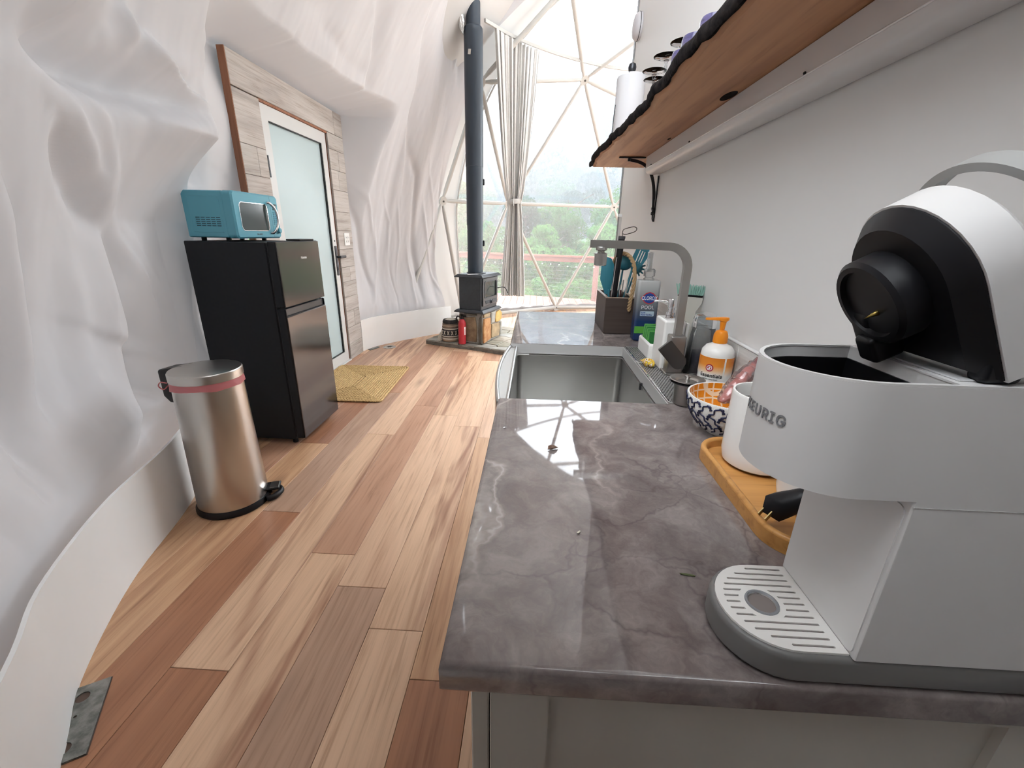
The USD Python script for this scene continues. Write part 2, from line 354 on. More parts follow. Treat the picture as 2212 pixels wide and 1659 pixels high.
def seg_dist(U, V, path):
    p = np.array([[-math.radians(f) * RL, z] for f, z in path]); best = np.full(U.shape, 1e9); sg = np.zeros(U.shape); par = np.zeros(U.shape)
    L = np.concatenate([[0], np.cumsum(np.linalg.norm(np.diff(p, axis=0), axis=1))])
    for i in range(len(p) - 1):
        d = p[i + 1] - p[i]; l2 = d @ d
        t = np.clip(((U - p[i, 0]) * d[0] + (V - p[i, 1]) * d[1]) / l2, 0, 1)
        dx, dy = U - p[i, 0] - t * d[0], V - p[i, 1] - t * d[1]
        q = np.hypot(dx, dy); s = d[0] * dy - d[1] * dx; m = q < best
        best = np.where(m, q, best); sg = np.where(m, np.sign(s), sg); par = np.where(m, (L[i] + t * math.sqrt(l2)) / L[-1], par)
    return best, sg, par
def liner_pts(PH, ZZ):
    U, V = -np.radians(PH) * RL, ZZ
    D = np.zeros(U.shape)
    for path, a, wl, wr_ in CREASES:
        d, s, t = seg_dist(U, V, path)
        wl, wr_ = max(wl, abs(a) * 0.5, 0.014), max(wr_, abs(a) * 0.5, 0.014)
        k_ = 0.5 + 0.5 * np.tanh(s * d / 0.012); w = wl * k_ + wr_ * (1 - k_)
        fade = np.clip(np.minimum(t, 1 - t) / 0.25, 0, 1); fade = 0.15 + 0.85 * fade * fade * (3 - 2 * fade)
        D += a * fade * np.exp(-(d / w) ** 1.8) * 1.15
    P3 = np.stack([U, V, U * 0], -1)
    D += 0.06 * (meshkit.fbm(P3 * np.array([1.0, 0.5, 1]) + 3, 2) - 0.5) + 0.05 * (np.sqrt((meshkit.noise(P3 * np.array([3.2, 0.55, 1]) + 9, 3) - 0.5) ** 2 + 0.004) * 2 - 0.4) + 0.016 * (np.sqrt((meshkit.noise(P3 * np.array([7.0, 0.9, 1]) + 5, 6) - 0.5) ** 2 + 0.004) * 2 - 0.4) * np.clip((2.5 - ZZ) / 0.6, 0.15, 1)
    D += 0.007 * (meshkit.fbm(P3 * np.array([22, 5, 1]), 3, 5) - 0.5)
    from scipy.ndimage import gaussian_filter
    D = gaussian_filter(D, (1.5, 1.4), mode='nearest') * 1.25
    D *= np.clip((ZZ - 0.30) / 0.15, 0.12, 1)
    D -= 0.75 * np.exp(-(((np.radians(PH - 150.3) * 3.6) / 0.46) ** 2 + ((ZZ - 3.70) / 0.70) ** 2))   # the liner gives way where the stove pipe leaves
    r = np.sqrt(np.maximum(RL ** 2 - ZZ ** 2, 0.2)) - 0.135 * np.exp(-(np.maximum(ZZ - 0.30, 0) / 0.3) ** 2) - D + 0.02
    x = O[0] + r * np.cos(np.radians(PH)); y = O[1] + r * np.sin(np.radians(PH))
    # the liner passes behind the plank surround of the door
    def band(v, lo, hi, m0, m1): return np.clip((v - lo + m0) / m0, 0, 1) * np.clip((hi + m1 - v) / m1, 0, 1)
    bd = band(y, 2.93, 4.56, 0.55, 0.16) * np.clip((2.42 - ZZ) / 0.12, 0, 1)
    bd = bd * bd * (3 - 2 * bd)
    xt = -1.93 - 0.02 * np.sin(ZZ * 9)
    x = np.where(x > xt, x * (1 - bd) + xt * bd, x)
    bf = band(y, 2.3, 2.9, 0.5, 0.3) * np.clip((1.7 - ZZ) / 0.4, 0, 1)
    xf = -1.985; x = np.where(x > xf, x * (1 - bf) + xf * bf, x)
    return np.stack([x, y, ZZ], -1)
wl_ = struct('wall_left')
ph = np.concatenate([np.linspace(247, 214, 90)[:-1], np.linspace(214, 143.0, 900)]); tz = np.linspace(0, 1, 330)
PH, TT = np.meshgrid(ph, tz, indexing='ij')
EDGE_P = [143.0, 144.5, 146.0, 147.5, 152, 165, 247]
hem = 0.03 + 0.0 * PH
ZT = 3.62
ZZ = hem + (ZT - hem) * TT
# far edge of the liner: pulled back below, reaching furthest at the top
edge = np.interp(ZZ, [0.3, 1.0, 1.65, 2.3, 2.85, 3.2, 3.62], [144.0, 145.3, 145.9, 146.2, 146.0, 145.0, 141.0])
PHe = 247 - (247 - PH) * (247 - edge) / (247 - 143.0)
dm0 = grid(liner_pts(PHe, ZZ)); fc = dm0.vertices[dm0.faces].mean(1)
dm0.update_faces(~((fc[:, 1] > 3.20) & (fc[:, 1] < 4.27) & (fc[:, 2] < 2.12) & (fc[:, 0] < -1.75))); dm0.remove_unreferenced_vertices()
fc = dm0.vertices[dm0.faces].mean(1); fph = np.degrees(np.arctan2(fc[:, 1] - O[1], fc[:, 0] - O[0])) % 360
sky_ = (fph > 221) & (fc[:, 2] > 1.95)
s1 = dm0.submesh([np.nonzero(~sky_)[0]], append=True); s2 = dm0.submesh([np.nonzero(sky_)[0]], append=True)
obj('drape', s1, FAB, wl_, True)
w2 = struct('window_2'); obj('skylight_pane', s2, clearmat('tinted_skylight_vinyl', (0.88, 0.89, 0.90), ior=1.4), w2, True)
ce = struct('ceiling')
a = np.linspace(0, 2 * PI, 145); ad = np.degrees(a)
low = np.where((ad > 30) & (ad < 141), 4.30, 3.60)
uu_ = np.linspace(0, 1, 14); UC, A_ = np.meshgrid(uu_, a, indexing='ij')
E0 = np.arcsin(low / RL)[None, :]; E_ = E0 + (PI / 2 - E0) * UC
obj('drape', grid(np.stack([O[0] + RL * np.cos(E_) * np.cos(A_), O[1] + RL * np.cos(E_) * np.sin(A_), RL * np.sin(E_)], -1)), CEIL, ce, True)

# --- knee wall board following the fabric
bl = struct('baseboard_left')
kp = [(-0.55, -0.35), (-0.86, 0.22), (-1.136, 0.642), (-1.31, 0.868), (-1.492, 1.242), (-1.617, 1.657), (-1.80, 2.10), (-1.955, 2.55), (-1.99, 2.95)]
kp2 = [(-1.875, 4.60), (-1.78, 4.87), (-1.47, 5.30), (-1.09, 5.738)]
def board(pts, n, z1=0.35):
    p = smoothpath([(a, b, 0) for a, b in pts], n)
    t = np.gradient(p, axis=0); t /= np.linalg.norm(t, axis=1, keepdims=True); nn = np.stack([-t[:, 1], t[:, 0], t[:, 2]], 1)
    c = [(0, 0), (0, z1), (0.011, z1), (0.011, 0)]
    V = np.stack([p + nn * o + np.array([0, 0, z]) for o, z in c], 1).reshape(-1, 3); k = len(p); F = []
    for i in range(k - 1):
        for j in range(4):
            q = (j + 1) % 4; F += [(i * 4 + j, (i + 1) * 4 + q, i * 4 + q), (i * 4 + j, (i + 1) * 4 + j, (i + 1) * 4 + q)]
    F += [(0, 1, 2), (0, 2, 3)]; b = (k - 1) * 4; F += [(b, b + 2, b + 1), (b, b + 3, b + 2)]
    m = trimesh.Trimesh(V, F, process=False); m.fix_normals(); return m
obj('board', board(kp, 50), BOARD, bl, 40)
obj('board', board(kp2, 20, 0.345), BOARD, bl, 40)
SPOT = M('dirt_speck', (0.10, 0.08, 0.07), 0.9)

# --- door surround of whitewashed planks with the glazed door
DX = -1.867
sr = struct('wall_entrance')
WW = [plank_mat('whitewash_a', (0.53, 0.50, 0.475), (0.34, 0.305, 0.285), 0.15, axis='y', streak=0.55, rough=0.6, gx=34, gy=1.6),
      plank_mat('whitewash_b', (0.48, 0.455, 0.43), (0.31, 0.275, 0.255), 0.2, axis='y', streak=0.7, rough=0.6, gx=40, gy=2.0),
      plank_mat('whitewash_bare', (0.60, 0.46, 0.35), (0.42, 0.30, 0.22), 0.2, axis='y', streak=0.4, rough=0.6)]
RAW = plank_mat('raw_plank_edge', (0.30, 0.13, 0.07), (0.20, 0.08, 0.045), 0.1, axis='z', rough=0.6)
y_l, y_dl, y_dr, y_r, zt = 2.963, 3.245, 4.225, 4.575, 2.295
def plank(y0, y1, z0, z1, m):
    obj('plank', bx(DX - 0.018, DX + R_.uniform(-0.0012, 0.0012), y0 + 0.0012, y1 - 0.0012, z0 + 0.0012, z1 - 0.0012, 0.0025), m, sr, False)
obj('frame', cat_(bx(DX - 0.045, DX - 0.0175, y_l, y_dl - 0.005, 0, zt), bx(DX - 0.045, DX - 0.0175, y_dr + 0.02, y_r, 0, zt), bx(DX - 0.045, DX - 0.0175, y_l, y_r, 2.10, zt)), RAW, sr, False)
zz = [0, 0.17, 0.35, 0.53, 0.71, 0.89, 1.07, 1.25, 1.43, 1.61, 1.79, 2.095]
for i in range(len(zz) - 1):
    z0, z1 = zz[i], zz[i + 1]
    m = WW[2] if i == 7 else WW[(i * 7) % 2]
    if i in (3, 9): ym = (y_l + y_dl) / 2 + 0.03; plank(y_l, ym, z0, z1, m); plank(ym, y_dl, z0, z1, WW[(i + 1) % 2])
    else: plank(y_l, y_dl, z0, z1, m)
zz = [0, 0.165, 0.33, 0.50, 0.64, 0.79, 0.93, 1.10, 1.27, 1.44, 1.63, 1.80, 1.97, 2.10]
for i in range(len(zz) - 1):
    z0, z1 = zz[i], zz[i + 1]
    if i in (2, 5, 10, 11): ym = (y_dr + y_r) / 2 - 0.05 + 0.04 * (i % 3); plank(y_dr + 0.02, ym, z0, z1, WW[i % 2]); plank(ym, y_r, z0, z1, WW[(i + 1) % 2])
    else: plank(y_dr + 0.02, y_r, z0, z1, WW[(i * 3 + 1) % 2])
plank(y_l, 4.40, 2.10, zt, WW[0]); plank(4.40, y_r, 2.10, zt, WW[1])
obj('plank_edge', bx(DX - 0.045, DX - 0.0005, y_l - 0.007, y_l - 0.0005, 0, zt), RAW, sr, False, label='raw red-brown end edge of the plank surround')
d1 = struct('door_1')
DWHITE = M('door_white_frame', (0.60, 0.605, 0.60), 0.32)
DARK = M('black_gasket', (0.015, 0.015, 0.017), 0.5)
xd0, xd1 = DX - 0.06, DX - 0.012
yl, yr_, zb, ztp = y_dl + 0.012, y_dr - 0.004, 0.012, 2.083
def fr(y0, y1, z0, z1, wv, wt, wb, x0, x1, r=0.003):
    o = mf(bx(x0, x1, y0, y1, z0, z1, r)) - mf(bx(x0 - 1, x1 + 1, y0 + wv, y1 - wv, z0 + wb, z1 - wt)); return tm(o)
obj('sash', fr(yl, yr_, zb, ztp, 0.085, 0.095, 0.10, xd0, xd1), DWHITE, d1, False)
obj('gasket', fr(yl + 0.083, yr_ - 0.083, zb + 0.098, ztp - 0.093, 0.008, 0.008, 0.008, xd0 + 0.01, xd1 - 0.004, 0), DARK, d1, False)
obj('jamb', cat_(bx(DX - 0.06, DX - 0.03, y_dr, y_dr + 0.018, 0, 2.10), bx(DX - 0.06, DX - 0.03, y_dl - 0.002, y_dl + 0.010, 0, 2.10)), DARK, d1, False)
obj('head_jamb', bx(DX - 0.06, DX - 0.004, y_dl, y_dr + 0.018, 2.0835, 2.1), RAW, d1, False)
FROST = MN('frosted_glass', {'p': ('principled_bsdf', {'base_color': (0.44, 0.53, 0.545), 'roughness': 0.30, 'specular_ior_level': 0.5}),
    't': ('translucent_bsdf', {'color': (0.80, 0.88, 0.88)}), 'tr': ('transparent_bsdf', {'color': (0.85, 0.92, 0.92)}), 'm1': ('mix_closure', {'fac': 0.10}), 'm2': ('mix_closure', {'fac': 0.015})},
    [('p.BSDF', 'm1.closure1'), ('t.BSDF', 'm1.closure2'), ('m1.closure', 'm2.closure1'), ('tr.BSDF', 'm2.closure2')], 'm2.closure')
obj('glass', bx(xd0 + 0.02, xd0 + 0.028, yl + 0.088, yr_ - 0.088, zb + 0.103, ztp - 0.098), FROST, d1, False)
obj('threshold', bx(DX - 0.07, DX + 0.005, y_dl, y_dr + 0.018, 0.0005, 0.012, 0.002), DWHITE, d1, False)
hm = M('door_handle_black', (0.045, 0.045, 0.05), 0.4, 0.6)
yh = yr_ - 0.042
obj('handle', cat_(bx(xd1, xd1 + 0.008, yh - 0.019, yh + 0.019, 0.865, 1.135, 0.002), T(cyl(0.011, 0, 0.045, 16), (xd1 + 0.004, yh, 1.035), ry=90),
                   rbox(xd1 + 0.035, xd1 + 0.052, yh - 0.013, yh + 0.115, 1.023, 1.047, 0.007, 4), bx(xd1, xd1 + 0.012, yh - 0.008, yh + 0.008, 0.915, 0.945, 0.002)), hm, d1, 30)
obj('screw_hole', T(cyl(0.008, 0, 0.003, 14), (xd1 - 0.0005, yh, 1.18), ry=90), DARK, d1, 30)
obj('hinge', bx(xd1 - 0.002, xd1 + 0.012, yl - 0.012, yl + 0.006, 1.62, 1.76, 0.002), hm, d1, False)

# --- window: hubs, struts, clear panes, canvas skin
w1 = struct('window_1')
H = dict(A=(0.559, 6.453, 3.133), B=(1.269, 7.665, 1.718), C=(-0.407, 6.796, 1.688), G=(-1.204, 5.956, 1.657), E=(-0.665, 5.608, 2.859), P=(0.274, 5.499, 3.706),
         D=(0.415, 7.700, 0.05), F=(-1.06, 6.55, 0.05), J=(2.25, 7.30, 2.75), Q=(1.75, 6.05, 3.85), S=(2.15, 8.05, 0.05), U=(2.9, 7.85, 1.72), N=(-1.75, 5.55, 0.05))
H = {k: np.array(v) for k, v in H.items()}
E_L = ['AB', 'BC', 'CG', 'CE', 'AC', 'EG', 'AE', 'BD', 'CD', 'CF', 'GF', 'DF', 'AP', 'EP', 'AJ', 'BJ', 'AQ', 'PQ', 'JQ', 'DS', 'BS', 'BU', 'SU', 'UJ', 'FN', 'GN']
for e in E_L:
    a, b = H[e[0]], H[e[1]]; d = (b - a) / np.linalg.norm(b - a)
    ts = np.array([0.02, 0.07, 0.13, 0.5, 1 - 0.13 / 1, 0.93, 0.98])
    L = np.linalg.norm(b - a); q = np.array([0.0, 0.09, 0.14, L / 2, L - 0.14, L - 0.09, L])
    rr = [0.016, 0.018, 0.025, 0.025, 0.025, 0.018, 0.016]
    if e in ('DF', 'DS', 'FN'): rr = [0.03] * 7
    obj('strut', tube(a + d * q[:, None], rr, 12), STEELW, w1, True)
for k, p in H.items():
    n_ = p - np.array([2.5, 3.3, 0]); n_ /= np.linalg.norm(n_)
    if k in 'DFSN': n_[2] = 0; n_ /= np.linalg.norm(n_)
    x = np.cross([0, 0, 1], n_); x /= np.linalg.norm(x); m4 = np.eye(4); m4[:3, 0], m4[:3, 1], m4[:3, 2], m4[:3, 3] = x, np.cross(n_, x), n_, p - n_ * 0.012
    hub = cat_(cyl(0.062, -0.012, 0.012, 12)); hub.apply_transform(m4)
    obj('hub', hub, STEELW, w1, 30)
    bo = cyl(0.012, -0.024, -0.010, 6); bo.apply_transform(m4); obj('bolt', bo, M('bolt_dark', (0.08, 0.08, 0.08), 0.4, 0.8), w1, False)
# skin boundary azimuth by height
RS = 4.93
zb_ = [0.0, 0.23, 0.92, 1.6, 2.35, 2.69, 3.2, 3.54, 3.9, 4.2]
fb_ = [136.4, 136.6, 138.2, 140.3, 141.0, 140.3, 139.1, 136.1, 130.5, 120.0]
def sph(PHI, Z): r = np.sqrt(RS ** 2 - Z ** 2); return np.stack([O[0] + r * np.cos(np.radians(PHI)), O[1] + r * np.sin(np.radians(PHI)), Z], -1)
zs = np.linspace(0.03, 4.2, 46)
fl = np.interp(zs, zb_, fb_)
u = np.linspace(0, 1, 24)
U_, Z_ = np.meshgrid(u, zs, indexing='ij')
obj('canvas', grid(sph(158 + (fl - 158) * U_, Z_)), CANVAS, w1, True)
fr_ = np.clip(95 - (fl - 95) * 1.05, 40, 90)
u2 = np.linspace(0, 1, 60); U2, Z2 = np.meshgrid(u2, zs, indexing='ij')
obj('pane', grid(sph(fl + (fr_ - fl) * U2, Z2)), VINYL, w1, True, label='clear vinyl window sheet')
obj('canvas', grid(sph(fr_ + (-10 - fr_) * U_, Z_)), CANVAS, w1, True)
ztop = np.linspace(4.2, 4.4, 3); aa = np.linspace(160, -10, 60); AA, ZA = np.meshgrid(aa, ztop, indexing='ij')
obj('canvas', grid(sph(AA, ZA)), CANVAS, w1, True)
# a rim seam along the vinyl edge
ed = sph(fl, zs) * np.array([1, 1, 1]); ctr = np.array([2.5, 3.3, 0]); ed = ed + (ctr - ed) * 0.004
obj('seam', tube(ed, 0.012, 6), CANVAS, w1, True)
# lower canvas skirt lying on the deck, with grommets and lacing to the base tube
def ring(phi, dr, z): r = 4.84 + dr; return np.array([O[0] + r * math.cos(math.radians(phi)), O[1] + r * math.sin(math.radians(phi)), z])
sk = []
for p_ in np.linspace(141, 60, 90):
    wob = 0.02 * math.sin(p_ * 1.7) + 0.012 * math.sin(p_ * 4.1)
    sk.append([ring(p_, 0.10, 0.085 + wob * 0.5), ring(p_, 0.095, 0.05 + wob * 0.5), ring(p_, 0.08 + wob, 0.02), ring(p_, 0.06 + wob, 0.004)])
obj('skirt', grid(np.array(sk)), M('skirt_canvas', (0.26, 0.235, 0.215), 0.8), w1, True)
ROPE = M('lacing_rope', (0.55, 0.42, 0.27), 0.8)
for i, p_ in enumerate(np.arange(137.5, 96, 2.6)):
    g = ring(p_, 0.082, 0.052)
    obj('grommet', T(lathe([(0.006, -0.003), (0.016, -0.003), (0.018, 0.0), (0.016, 0.003), (0.006, 0.003)], 12), g, rx=90, rz=p_ - 90 + 180), M('brass_grommet', (0.30, 0.22, 0.12), 0.4, 0.7), w1, 30)
    q0 = np.linalg.norm
    obj('lacing', tube(smoothpath([g, ring(p_ - 0.6, 0.03, 0.065), ring(p_ - 1.2, -0.035, 0.060)], 8), 0.0045, 6), ROPE, w1, True)

# ---------------------------------------------------------------- kitchen run
CT = 0.91
MARBLE = MN('marble_laminate', {
    'g': ('geometry', {}),
    'w': ('noise_texture', {'scale': 5.0, 'detail': 5, 'roughness': 0.6}), 'wm': ('vector_math', {'math_type': 'multiply_add', 'vector2': (0.22, 0.22, 0.22)}),
    'n1': ('noise_texture', {'scale': 14.0, 'detail': 7, 'roughness': 0.68}), 'r1': ('rgb_ramp', {'ramp': [(0.3, (0.125, 0.100, 0.098)), (0.5, (0.195, 0.163, 0.156)), (0.72, (0.30, 0.262, 0.248))]}),
    'v': ('voronoi_texture', {'feature': 'distance_to_edge', 'scale': 7.0}), 'rv': ('rgb_ramp', {'ramp': [(0.0, (0.55, 0.55, 0.55)), (0.012, (0.28, 0.28, 0.28)), (0.028, (0, 0, 0))]}),
    'mk': ('noise_texture', {'scale': 4.0, 'detail': 2}), 'rk': ('rgb_ramp', {'ramp': [(0.42, (0, 0, 0)), (0.6, (1, 1, 1))]}), 'mu': ('math', {'math_type': 'multiply'}),
    'mp': ('mapping', {'rotation': (0, 0, 0.62), 'scale': (4.2, 1.15, 1)}), 'v2': ('voronoi_texture', {'feature': 'distance_to_edge', 'scale': 1.0}), 'r2': ('rgb_ramp', {'ramp': [(0.0, (0.75, 0.75, 0.75)), (0.012, (0.35, 0.35, 0.35)), (0.035, (0, 0, 0))]}),
    'mk2': ('noise_texture', {'scale': 3.1, 'detail': 3}), 'rk2': ('rgb_ramp', {'ramp': [(0.44, (0, 0, 0)), (0.58, (1, 1, 1))]}), 'mu2': ('math', {'math_type': 'multiply'}),
    'a': ('mix_color', {'b': (0.075, 0.058, 0.062)}), 'b': ('mix_color', {'b': (0.50, 0.45, 0.415)}),
    'p': ('principled_bsdf', {'roughness': 0.035, 'specular_ior_level': 0.6})},
    [('g.position', 'w.vector'), ('w.color', 'wm.vector1'), ('g.position', 'wm.vector3'), ('wm.vector', 'n1.vector'), ('wm.vector', 'v.vector'), ('n1.fac', 'r1.fac'), ('v.distance', 'rv.fac'),
     ('g.position', 'mk.vector'), ('mk.fac', 'rk.fac'), ('rv.color', 'mu.value1'), ('rk.color', 'mu.value2'), ('wm.vector', 'mp.vector'), ('mp.vector', 'v2.vector'), ('v2.distance', 'r2.fac'),
     ('g.position', 'mk2.vector'), ('mk2.fac', 'rk2.fac'), ('r2.color', 'mu2.value1'), ('rk2.color', 'mu2.value2'),
     ('r1.color', 'a.a'), ('mu.value', 'a.fac'), ('a.result', 'b.a'), ('mu2.value', 'b.fac'), ('b.result', 'p.base_color')])
CREAM = M('cabinet_cream', (0.60, 0.57, 0.51), 0.42)
STEEL = M('satin_steel', (0.56, 0.55, 0.53), 0.28, 1.0)
STEELD = M('brushed_nickel', (0.40, 0.385, 0.365), 0.33, 1.0)
CHROME = M('chrome', (0.80, 0.80, 0.82), 0.08, 1.0)
BLACK = M('black_plastic', (0.006, 0.006, 0.008), 0.42, specular_ior_level=0.3)
CERAM = M('white_ceramic', (0.82, 0.80, 0.77), 0.15)

XL, XW, Y0, Y1 = -0.074, WX - 0.0105, 0.281, 2.178
ys0, ys1, xs1 = 0.952, 1.499, 0.327
wt = thing('worktop', 'long grey-brown marble-look worktop with a cut-out around the sink', 'worktop')
sl = sbox(XL, Y0, XW, Y1).difference(sbox(XL - 0.1, ys0, xs1, ys1))
parts = [sbox(XL, Y0, XW, ys0), sbox(xs1, ys0, XW, ys1), sbox(XL, ys1, XW, Y1)]
def slab(poly, z0, z1, r=0.003):
    a = mf(ext(poly.buffer(-r, join_style=2), z1 - z0, z0)); b = mf(ext(poly, z1 - z0 - 2 * r, z0 + r))
    return tm(a + b)
obj('slab', tm(m3d.Manifold.batch_hull([mf(bx(XL + r, XW, Y0 + r, ys0, CT - 0.037 + q, CT - q)) for r, q in ((0.0, 0.006), (0.006, 0.0), (0.002, 0.002))])), MARBLE, wt, 50)
obj('slab', bx(xs1, XW, ys0 + 0.0002, ys1 - 0.0002, CT - 0.037, CT), MARBLE, wt, False)
obj('slab', tm(m3d.Manifold.batch_hull([mf(bx(XL + r, XW, ys1, Y1 - r, CT - 0.037 + q, CT - q)) for r, q in ((0.0, 0.006), (0.006, 0.0), (0.002, 0.002))])), MARBLE, wt, 50)
CUT = M('sealed_cut_edge', (0.42, 0.41, 0.40), 0.35)
obj('cut_edge', cat_(bx(XL + 0.002, xs1, ys1 - 0.0022, ys1 - 0.0002, CT - 0.036, CT - 0.0015), bx(xs1 - 0.0022, xs1 - 0.0002, ys0, ys1, CT - 0.036, CT - 0.0015)), CUT, wt, False, label='pale sealed cut edge around the sink opening')

# --- cabinets: near unit, sink base, far unit
def shaker_x(x, y0, y1, z0, z1, t=0.019, w=0.058):      # a framed door facing -X
    f = mf(bx(x, x + t, y0, y1, z0, z1, 0.0015)) - mf(bx(x - 0.01, x + 0.008, y0 + w, y1 - w, z0 + w, z1 - w))
    return tm(f)
def cabinet(y0, y1, label, doors, ztop, endpanel=False):
    t = thing('base_cabinet', label, 'cabinet', group='base cabinets under the worktop')
    obj('carcass', bx(-0.029, XW, y0, y1, 0.10, ztop), CREAM, t, False)
    obj('toe_kick', bx(0.03, XW, y0, y1, 0.0005, 0.0995), CREAM, t, False)
    n = doors; w = (y1 - y0) / n
    for k in range(n):
        obj('door', shaker_x(-0.051, y0 + k * w + 0.002, y0 + (k + 1) * w - 0.002, 0.105, ztop - 0.006), CREAM, t, False)
    if endpanel:
        pan = mf(bx(-0.0285, XW, y0 - 0.0195, y0 - 0.0005, 0.0005, ztop, 0.001)) - mf(bx(0.030, XW - 0.06, y0 - 0.03, y0 - 0.011, 0.09, ztop - 0.022))
        obj('end_panel', tm(pan), CREAM, t, False)
    return t
cabinet(0.318, 0.948, 'cream shaker base cabinet with a framed end panel, nearest the camera', 2, 0.8725, True)
cabinet(0.9505, 1.5005, 'cream base cabinet below the steel apron sink', 2, 0.66)
cabinet(1.503, 2.150, 'cream base cabinet under the far end of the worktop', 2, 0.8725)

# --- apron sink
sk_ = thing('apron_sink', 'satin steel apron-front sink with a bowed front, set in the worktop', 'sink')
yc = (ys0 + ys1) / 2
out = Polygon([(-0.078 - 0.020 * (1 - ((y - yc) / (yc - ys0)) ** 2), y) for y in np.linspace(ys0 + 0.002, ys1 - 0.004, 24)] + [(0.345, ys1 - 0.004), (0.345, ys0 + 0.002)])
inn = rrect(-0.046, 0.321, ys0 + 0.014, ys1 - 0.016, 0.018)
zt_ = CT - 0.0385
body = mf(ext(sbox(0.0, ys0 + 0.002, 0.345, ys1 - 0.004), 0.205, zt_ - 0.205)) + mf(ext(out.intersection(sbox(-0.2, 0, 0.02, 3)), 0.235, zt_ - 0.205 - 0.0 + 0.0)).translate((0, 0, -0.0))
apr = mf(ext(out.intersection(sbox(-0.2, 0, -0.0455, 3)), CT - 0.012 - 0.668, 0.668))
cutv = mf(ext(inn, 0.5, zt_ - 0.195))
bowl_ = (mf(ext(sbox(-0.05, ys0 + 0.002, 0.345, ys1 - 0.004), 0.207, zt_ - 0.207)) + apr) - cutv
obj('basin', tm(bowl_), STEEL, sk_, 35)
rim = [(-0.078 - 0.020 * (1 - ((y - yc) / (yc - ys0)) ** 2) + 0.006, y, CT - 0.012) for y in np.linspace(ys0 + 0.003, ys1 - 0.005, 24)]
obj('apron_rim', tube(rim, 0.006, 10), STEEL, sk_, True)
obj('apron_rim', tube([(-0.052, y, CT - 0.012) for y in np.linspace(ys0 + 0.016, ys1 - 0.018, 8)], 0.006, 10), STEEL, sk_, True)
obj('drain', T(lathe([(0.0, 0.001), (0.02, 0.001), (0.024, 0.003), (0.042, 0.003), (0.045, 0.0)], 28), (0.15, yc, zt_ - 0.195)), CHROME, sk_, 40)
obj('corner_bracket', bx(-0.074, -0.005, ys1 - 0.012, ys1 - 0.0025, CT - 0.058, CT - 0.037, 0.001), CUT, sk_, False, label='small grey bracket at the far corner of the sink')
obj('edge_clip', bx(0.316, 0.3245, 1.185, 1.192, CT - 0.05, CT - 0.03, 0.001), DARK, sk_, False)

# perforated strip mat on the back edge
mt = thing('strip_mat', 'narrow grey dimpled strip mat lying along the back edge of the sink', 'mat')
MATG = M('strip_mat_grey', (0.24, 0.235, 0.23), 0.25)
obj('sheet', bx(0.330, 0.385, ys0 + 0.004, ys1 - 0.006, CT + 0.0003, CT + 0.0018, 0.0005), MATG, mt, False)
dots = []
for i, y in enumerate(np.arange(ys0 + 0.012, ys1 - 0.012, 0.0075)):
    for j in range(7):
        dots.append(T(trimesh.creation.cylinder(0.0019, 0.0012, sections=6), (0.334 + j * 0.0076 + (i % 2) * 0.0038, y, CT + 0.0022)))
obj('dimples', cat_(dots), M('strip_mat_dark', (0.07, 0.068, 0.066), 0.3), mt, False, kind='stuff')
obj('lip', cat_([rbox(0.3275, 0.3325, y, y + 0.05, CT + 0.0003, CT + 0.0028, 0.0011, 3) for y in np.arange(ys0 + 0.01, ys1 - 0.06, 0.053)]), CHROME, mt, 30)

# --- faucet
fa = thing('kitchen_faucet', 'brushed nickel square gooseneck faucet with a side lever behind the sink', 'faucet', (0.405, 1.195, CT))
obj('base', cat_(rbox(-0.027, 0.027, -0.027, 0.027, 0.0005, 0.008, 0.003, 4), rbox(-0.021, 0.021, -0.021, 0.021, 0.006, 0.112, 0.004, 4)), STEELD, fa, 30)
gp = [(0, 0, 0.10), (0, 0, 0.29)] + [(-0.055 + 0.055 * math.cos(t), 0, 0.29 + 0.055 * math.sin(t)) for t in np.linspace(0.15, PI / 2, 10)] + [(-0.15, 0.004, 0.347), (-0.258, 0.008, 0.348)]
obj('gooseneck', sweep_rect(np.array(gp), 0.020, 0.016, up=(0, 1, 0.0001)), STEELD, fa, 40)
obj('spray_head', T(lathe([(0, 0), (0.0135, 0), (0.0145, -0.002), (0.0145, -0.008), (0.009, -0.011), (0.009, -0.014), (0.0165, -0.017), (0.0165, -0.046), (0.014, -0.048), (0, -0.048)], 24), (-0.228, 0.007, 0.341)), STEELD, fa, 30)
lv = tm(m3d.Manifold.batch_hull([mf(T(cyl(0.021, -0.0035, 0.0035, 24), (0, 0.0, 0))), mf(T(cyl(0.021, -0.0035, 0.0035, 24), (0.058, 0.0, 0)))]))
lv2 = sbox(-0.018, -0.021, 0.045, 0.021).union(Point(0.045, 0).buffer(0.021)).buffer(-0.003).buffer(0.003)
lv = ext(lv2, 0.009, -0.0045)
lv = T(rot_axes(lv, 'xz'), (-0.030, -0.034, 0.078), ry=47)
obj('lever', lv, M('lever_dark_nickel', (0.16, 0.155, 0.15), 0.35, 1.0), fa, 30, label='dark grey flat lever handle')
obj('lever_stem', T(cyl(0.008, -0.036, 0.0, 14), (-0.005, 0, 0.055), rx=-90), STEELD, fa, 30)

